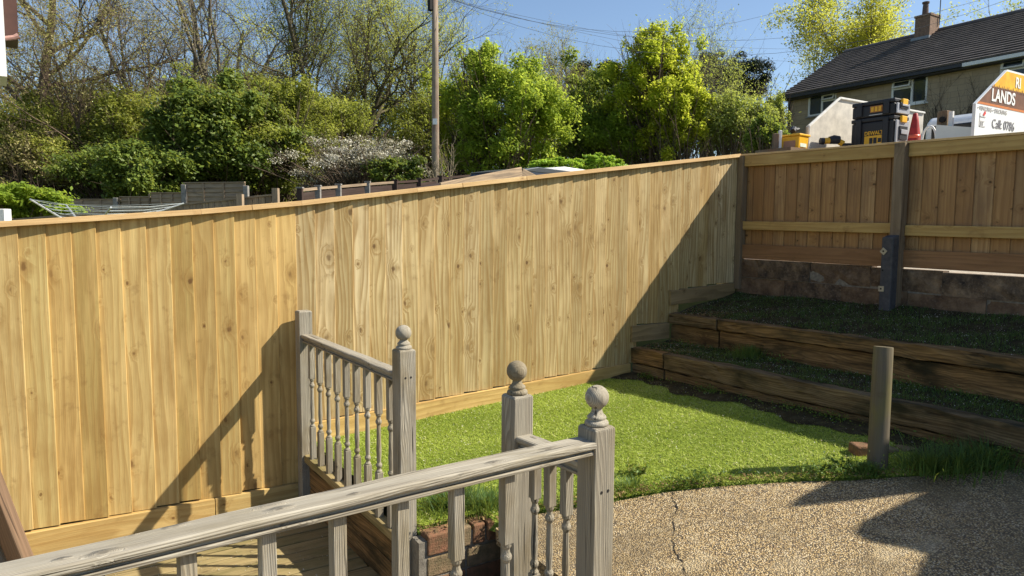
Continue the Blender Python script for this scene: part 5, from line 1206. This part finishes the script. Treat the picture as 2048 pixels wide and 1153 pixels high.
    MB().box(cx0 - .012, cx0 + .02, yn + .12, yf - .1, 2.5, 3.03).build('rear_window', plain('cab_glass', (.015, .018, .02), .08, var=0), t, bevel=.01)
    MB().box(x0 + .2, cx1 + .1, yn + .3, yf - .3, 1.72, 2.04).build('chassis', M_SCREW, t)
    for x in (8.3, 11.2):
        for y in (yn + .15, yf - .15): MB().tube([(x, y - .13, 1.58), (x, y + .13, 1.58)], .37, 20).build('wheel', M_SCREW, t)
    for y in (yn + .12, yf - .12): MB().box(x0 - .03, x0 + .0, y - .06, y + .06, 1.95, 2.04).build('tail_light', plain('lamp_red', (.5, .02, .02), .3), t)
build_truck()

BLK = plain('black_case', (.018, .018, .02), .55, var=.1); STL = plain('case_end_grey', (.36, .37, .39), .4, var=.08); YLW = plain('tool_yellow', (.78, .42, .02), .45, var=.06)
def tool_case(label, z0, z1, big):
    x0 = 8.0; y0, y1 = 4.55, 5.10; dx = .31
    t = thing('tool_case', label, 'tool case', (x0 + dx / 2, (y0 + y1) / 2, z0), group='stacked black tool cases')
    body = MB().box(x0, x0 + dx, y0 + .03, y1, z0, z1 - .055).build('body', BLK, t, bevel=.015, seg=2)
    MB().box(x0 - .006, x0 + dx + .006, y0 + .025, y1 + .006, z1 - .052, z1 - .004).build('lid', BLK, t, bevel=.012, seg=2)
    for y in (y0 + .12, y1 - .1): MB().box(x0 - .022, x0 - .002, y - .035, y + .035, z0 + .015, z1 - .02).build('rib', BLK, t, bevel=.006)
    e = MB().box(x0 + .02, x0 + dx - .02, y0 + .008, y0 + .026, z0 + .012, z1 - .06).build('end_panel', STL, t, bevel=.006)
    MB().box(x0 + .07, x0 + dx - .07, y0 - .006, y0 + .006, z0 + (z1 - z0) * .35, z0 + (z1 - z0) * .72).build('handle_recess', BLK, e, bevel=.008)
    MB().box(x0 + .09, x0 + dx - .09, y0 - .016, y0 - .007, z0 + (z1 - z0) * .5, z0 + (z1 - z0) * .62).build('handle', STL, e, bevel=.004)
    MB().box(x0 + .1, x0 + dx - .1, y0 - .012, y0 + .02, z1 - .085, z1 - .01).build('latch', YLW, t, bevel=.005)
    if big:
        MB().box(x0 + .14, x0 + .17, y0 - .004, y0 + .007, z0 + .02, z0 + .13).build('slot', BLK, e)
        MB().box(x0 + .1, x0 + dx - .1, y0 - .012, y0 + .006, z0 + .004, z0 + .04).build('latch', YLW, t, bevel=.004)
        text_obj('lettering', 'DEWALT', .062, YLW, t, myz((x0 - .008, 4.925, z0 + .235)), .92, .0015)
        lb = MB().box(x0 - .006, x0 - .002, 4.70, 4.925, z0 + .115, z0 + .225).build('label_plate', YLW, t)
        for ya, yb, za, zb in ((4.82, 4.86, .125, .2), (4.77, 4.81, .125, .2), (4.715, 4.755, .14, .19)): MB().box(x0 - .009, x0 - .0065, ya, yb, z0 + za, z0 + zb).build('icon', BLK, lb)
    else:
        lb = MB().box(x0 - .006, x0 - .002, 4.72, 4.87, z0 + .05, z0 + .125).build('label_plate', plain('label_orange', (.42, .17, .03), .5), t)
        for k in range(3): MB().box(x0 - .009, x0 - .0065, 4.735 + k * .045, 4.765 + k * .045, z0 + .06, z0 + .115).build('icon', YLW, lb)
    MB().box(x0 - .0045, x0 - .001, 4.72, 4.88, z0 + .018, z0 + .026).build('white_line', W_LINE, t)
W_LINE = plain('print_white', (.6, .6, .58), .5)
tool_case('larger lower black tool case with big yellow label, on the truck', BED, 2.905, True)
tool_case('slim black tool case stacked on top of the larger one', 2.908, 3.10, False)
def small_gear():
    # orange red can / cone
    p = onx(1828, 280, 8.15); t = thing('traffic_cone', 'red traffic cone beside the black tool cases', 'cone', (8.15, p[1], BED)); RED = plain('cone_red', (.42, .022, .016), .5, var=.25, scale=9)
    zt = float(onx(1824, 228, 8.15)[2]) - BED
    MB().lathe([(.085, .03), (.078, .06), (.06, zt * .45), (.038, zt * .8), (.026, zt - .01), (.018, zt)], 18).build('cone_body', RED, t, Matrix.Translation((8.15, p[1], BED)), smooth=True)
    MB().box(-.11, .11, -.11, .11, 0, .035).build('foot', RED, t, Matrix.Translation((8.15, p[1], BED)), bevel=.01)
    MB().lathe([(.0655, zt * .36), (.061, zt * .45)], 18).build('band', plain('cone_band', (.75, .12, .06), .35), t, Matrix.Translation((8.15, p[1], BED)), smooth=True)
    # timber post with bolt, white stake
    q = onx(1887, 260, 7.75); zt = float(onx(1888, 223, 7.75)[2])
    o = thing('timber_post', 'short brown timber post with a rusty bolt beside the white side board', 'post', (7.75, q[1], BED))
    beam('shaft', (7.75, q[1], BED - .01), (7.75, q[1], zt), .1, .1, M_BROWNW, o, ydir=(0, 1, 0), bevel=.006)
    b = onx(1886, 240, 7.70); MB().tube([(7.675, b[1], b[2]), (7.70, b[1], b[2])], .032, 10).build('bolt', M_SCREW, o)
    q = onx(1899, 260, 7.72); zt = float(onx(1899, 222, 7.72)[2]); beamo = MB().box(-.015, .015, -.02, .02, 0, zt - BED).build('white_stake', M_WHITE, None, Matrix.Translation((7.72, q[1] - .01, BED - .01))); tag(beamo, 'thin white stake standing against the brown timber post', 'stake')
    # hose loop
    c = onx(1858, 275, 7.9); rr = .075; pts = [(7.9, c[1] + rr * math.cos(a), c[2] - .03 + .15 * math.sin(a)) for a in np.linspace(-.3, math.pi + .3, 16)]; pts = [(7.9, pts[0][1], BED)] + pts + [(7.9, pts[-1][1], BED)]
    o = MB().tube(pts, .012, 7).build('hose_loop', M_WHITE, None, None, smooth=True); tag(o, 'white hose bent into a loop beside the red cone', 'hose')
    # trestle table carrying the yellow tub
    c = at(1588, 300, 8.35); zt = float(c[2]) - .015
    t = thing('trestle_table', 'timber trestle behind the fence corner carrying the yellow tub', 'table', (c[0], c[1], 1.21))
    MB().box(-.4, .4, -.25, .25, zt - .04, zt).build('top', M_BROWNW, t, Matrix.Translation((c[0], c[1], 0)))
    for a in (-.35, .35):
        for b in (-.2, .2): beam('leg', (c[0] + a, c[1] + b, 1.2), (c[0] + a * .9, c[1] + b * .9, zt - .04), .05, .05, M_BROWNW, t, ydir=(0, 1, 0))
    u = thing('yellow_tub', 'yellow lidded tub with dark tools on top above the fence', 'tub', (c[0], c[1], zt)); yaw = AZ - .9
    M = Matrix.Translation((c[0], c[1], zt)) @ Matrix.Rotation(yaw, 4, 'Z')
    MB().add([(-.10, -.11, 0), (.10, -.11, 0), (.10, .11, 0), (-.10, .11, 0), (-.115, -.125, .165), (.115, -.125, .165), (.115, .125, .165), (-.115, .125, .165)], [(3, 2, 1, 0), (4, 5, 6, 7), (0, 1, 5, 4), (1, 2, 6, 5), (2, 3, 7, 6), (3, 0, 4, 7)]).build('body', YLW, u, M, bevel=.012, seg=2)
    MB().box(-.128, .128, -.138, .138, .166, .192).build('lid', YLW, u, M, bevel=.008, seg=2)
    MB().box(-.07, .07, -.122, -.117, .03, .11).build('label_plate', plain('tub_label', (.62, .68, .55), .5), u, M @ Matrix.Rotation(-.06, 4, 'X'))
    MB().box(-.117, -.112, -.075, .075, .03, .12).build('label_plate', plain('tub_label_brown', (.40, .20, .12), .5), u, M @ Matrix.Rotation(.06, 4, 'Y'))
    g = MB().tube([(-.1, -.03, 0), (-.03, .0, .035), (.05, .03, .03), (.1, 0, .05)], [.03, .04, .035, .018], 8).build('tool_bundle', BLK, None, M @ Matrix.Translation((0, 0, .225)) ); tag(g, 'black hand tool lying on the yellow tub lid', 'tool')
    for k, (px, py, tp, w, mt, nm, lb) in enumerate(((1550, 300, 268, .06, M_BROWNW, 'timber_post', 'thin brown post left of the yellow tub'), (1559, 300, 262, .035, M_WHITE, 'white_stake', 'white stake standing left of the yellow tub'))):
        q = at(px, py, 8.3); zt2 = float(at(px, tp, 8.3)[2]); o = MB().box(-w / 2, w / 2, -w / 2, w / 2, 0, zt2 - 1.2).build(nm, mt, None, Matrix.Translation((q[0], q[1], 1.2)) @ Matrix.Rotation(AZ, 4, 'Z'), bevel=.004); tag(o, lb, 'post')
    # cordless nailer lying on the bed's edge
    c = at(1668, 283, 8.35); c[2] = max(c[2], BED + .045); d = thing('power_tool', 'yellow and black cordless tool lying in front of the scuffed board', 'power tool', c)
    M = Matrix.Translation(c) @ Matrix.Rotation(AZ - math.pi / 2, 4, 'Z')
    MB().tube([(-.17, 0, 0), (-.125, 0, 0)], [.04, .042], 14).build('nose', BLK, d, M, smooth=False)
    MB().tube([(-.125, 0, .003), (-.06, 0, .006)], [.036, .04], 12).build('collar', YLW, d, M)
    MB().tube([(-.06, 0, .01), (0, 0, .02), (.06, 0, .015)], [.045, .055, .05], 12).build('motor_body', BLK, d, M)
    MB().tube([(.055, 0, .0), (.11, 0, -.03)], [.035, .04], 10).build('grip', YLW, d, M)
    MB().box(.09, .2, -.04, .04, -.075, -.025).build('battery', BLK, d, M, bevel=.008); MB().box(.085, .115, -.03, .03, -.10, -.072).build('battery_foot', YLW, d, M)
small_gear()

# ------------------------------------------------------------------ white house corner at the left edge
def left_house():
    c = at(9, 60, 6.2); x1 = float(c[0]); y1 = float(c[1])
    t = thing('white_house', 'corner of a white rendered house at the left edge', 'house', (x1 - 1.5, y1, 0)); BR = plain('brown_fascia', (.075, .032, .022), .5)
    d = ray(8, 60); zb = float(at(10, 152, 6.2)[2])
    # wall corner post-like boarded end that stops above a lower opening
    M = Matrix.Translation((x1, y1, 0)) @ Matrix.Rotation(math.atan2(d[1], d[0]) - math.pi / 2 + .012, 4, 'Z')
    MB().box(-4.0, .0, 0, .55, zb, 5.5).build('upper_wall', M_WHITE, t, M)
    MB().box(-4.0, -1.1, .1, .5, 0, zb - .004).build('lower_wall', M_WHITE, t, M)
    MB().box(.002, .11, .3, .85, float(at(20, 62, 6.3)[2]), 5.6).build('bargeboard', BR, t, M)
    ez = float(at(25, 74, 6.3)[2]); MB().tube([(-.0, .1, ez - .02), (.07, .1, ez), (.105, .1, ez + .02)], [.022, .022, .028], 8).build('gutter_outlet', plain('gutter_pink', (.42, .24, .2), .5), t, M)
left_house()

# ------------------------------------------------------------------ out of the frame on the right: two unseen silhouettes added and shaped to shade the patio
def shade_makers():
    def wall(nm, lb, prof, mat, x0, x1):
        n = len(prof); t = thing(nm, lb, 'shed', (x0, prof[0][0], 1.2))
        MB().add([(x0, a, b) for a, b in prof] + [(x1, a, b) for a, b in prof], [tuple(range(n)), tuple(range(2 * n - 1, n - 1, -1))] + [((i + 1) % n, i, n + i, n + (i + 1) % n) for i in range(n)]).build('wall', mat, t)
        up = [q for q in prof if q[1] > 1.5]; m = MB()
        for a, b in zip(up[:-1], up[1:]): m.add([(x0 - .04, a[0], a[1] + .004), (x1 + .04, a[0], a[1] + .004), (x1 + .04, b[0], b[1] + .004), (x0 - .04, b[0], b[1] + .004)], [(0, 1, 2, 3)])
        m.build('roof', M_DARKF, t)
    wall('shade_caster_narrow', 'narrow unseen silhouette added to shade the patio, next to the fence end', [(1.04, 1.2), (1.04, 2.2), (.80, 2.62), (.62, 2.9), (.50, 3.03), (.52, 2.7), (.565, 2.35), (.58, 1.2)], M_GREYF, 5.66, 5.9)
    wall('shade_caster_wide', 'wide unseen silhouette with a rounded top, added to shade the patio', [(.56, 1.2), (.55, 2.34), (.42, 2.62), (.27, 2.9), (.16, 3.02), (.06, 3.04), (-.04, 2.97), (-.10, 2.96), (-.34, 3.22), (-2.4, 4.2), (-2.4, 1.2)], M_BRICK, 5.66, 6.0)
shade_makers()
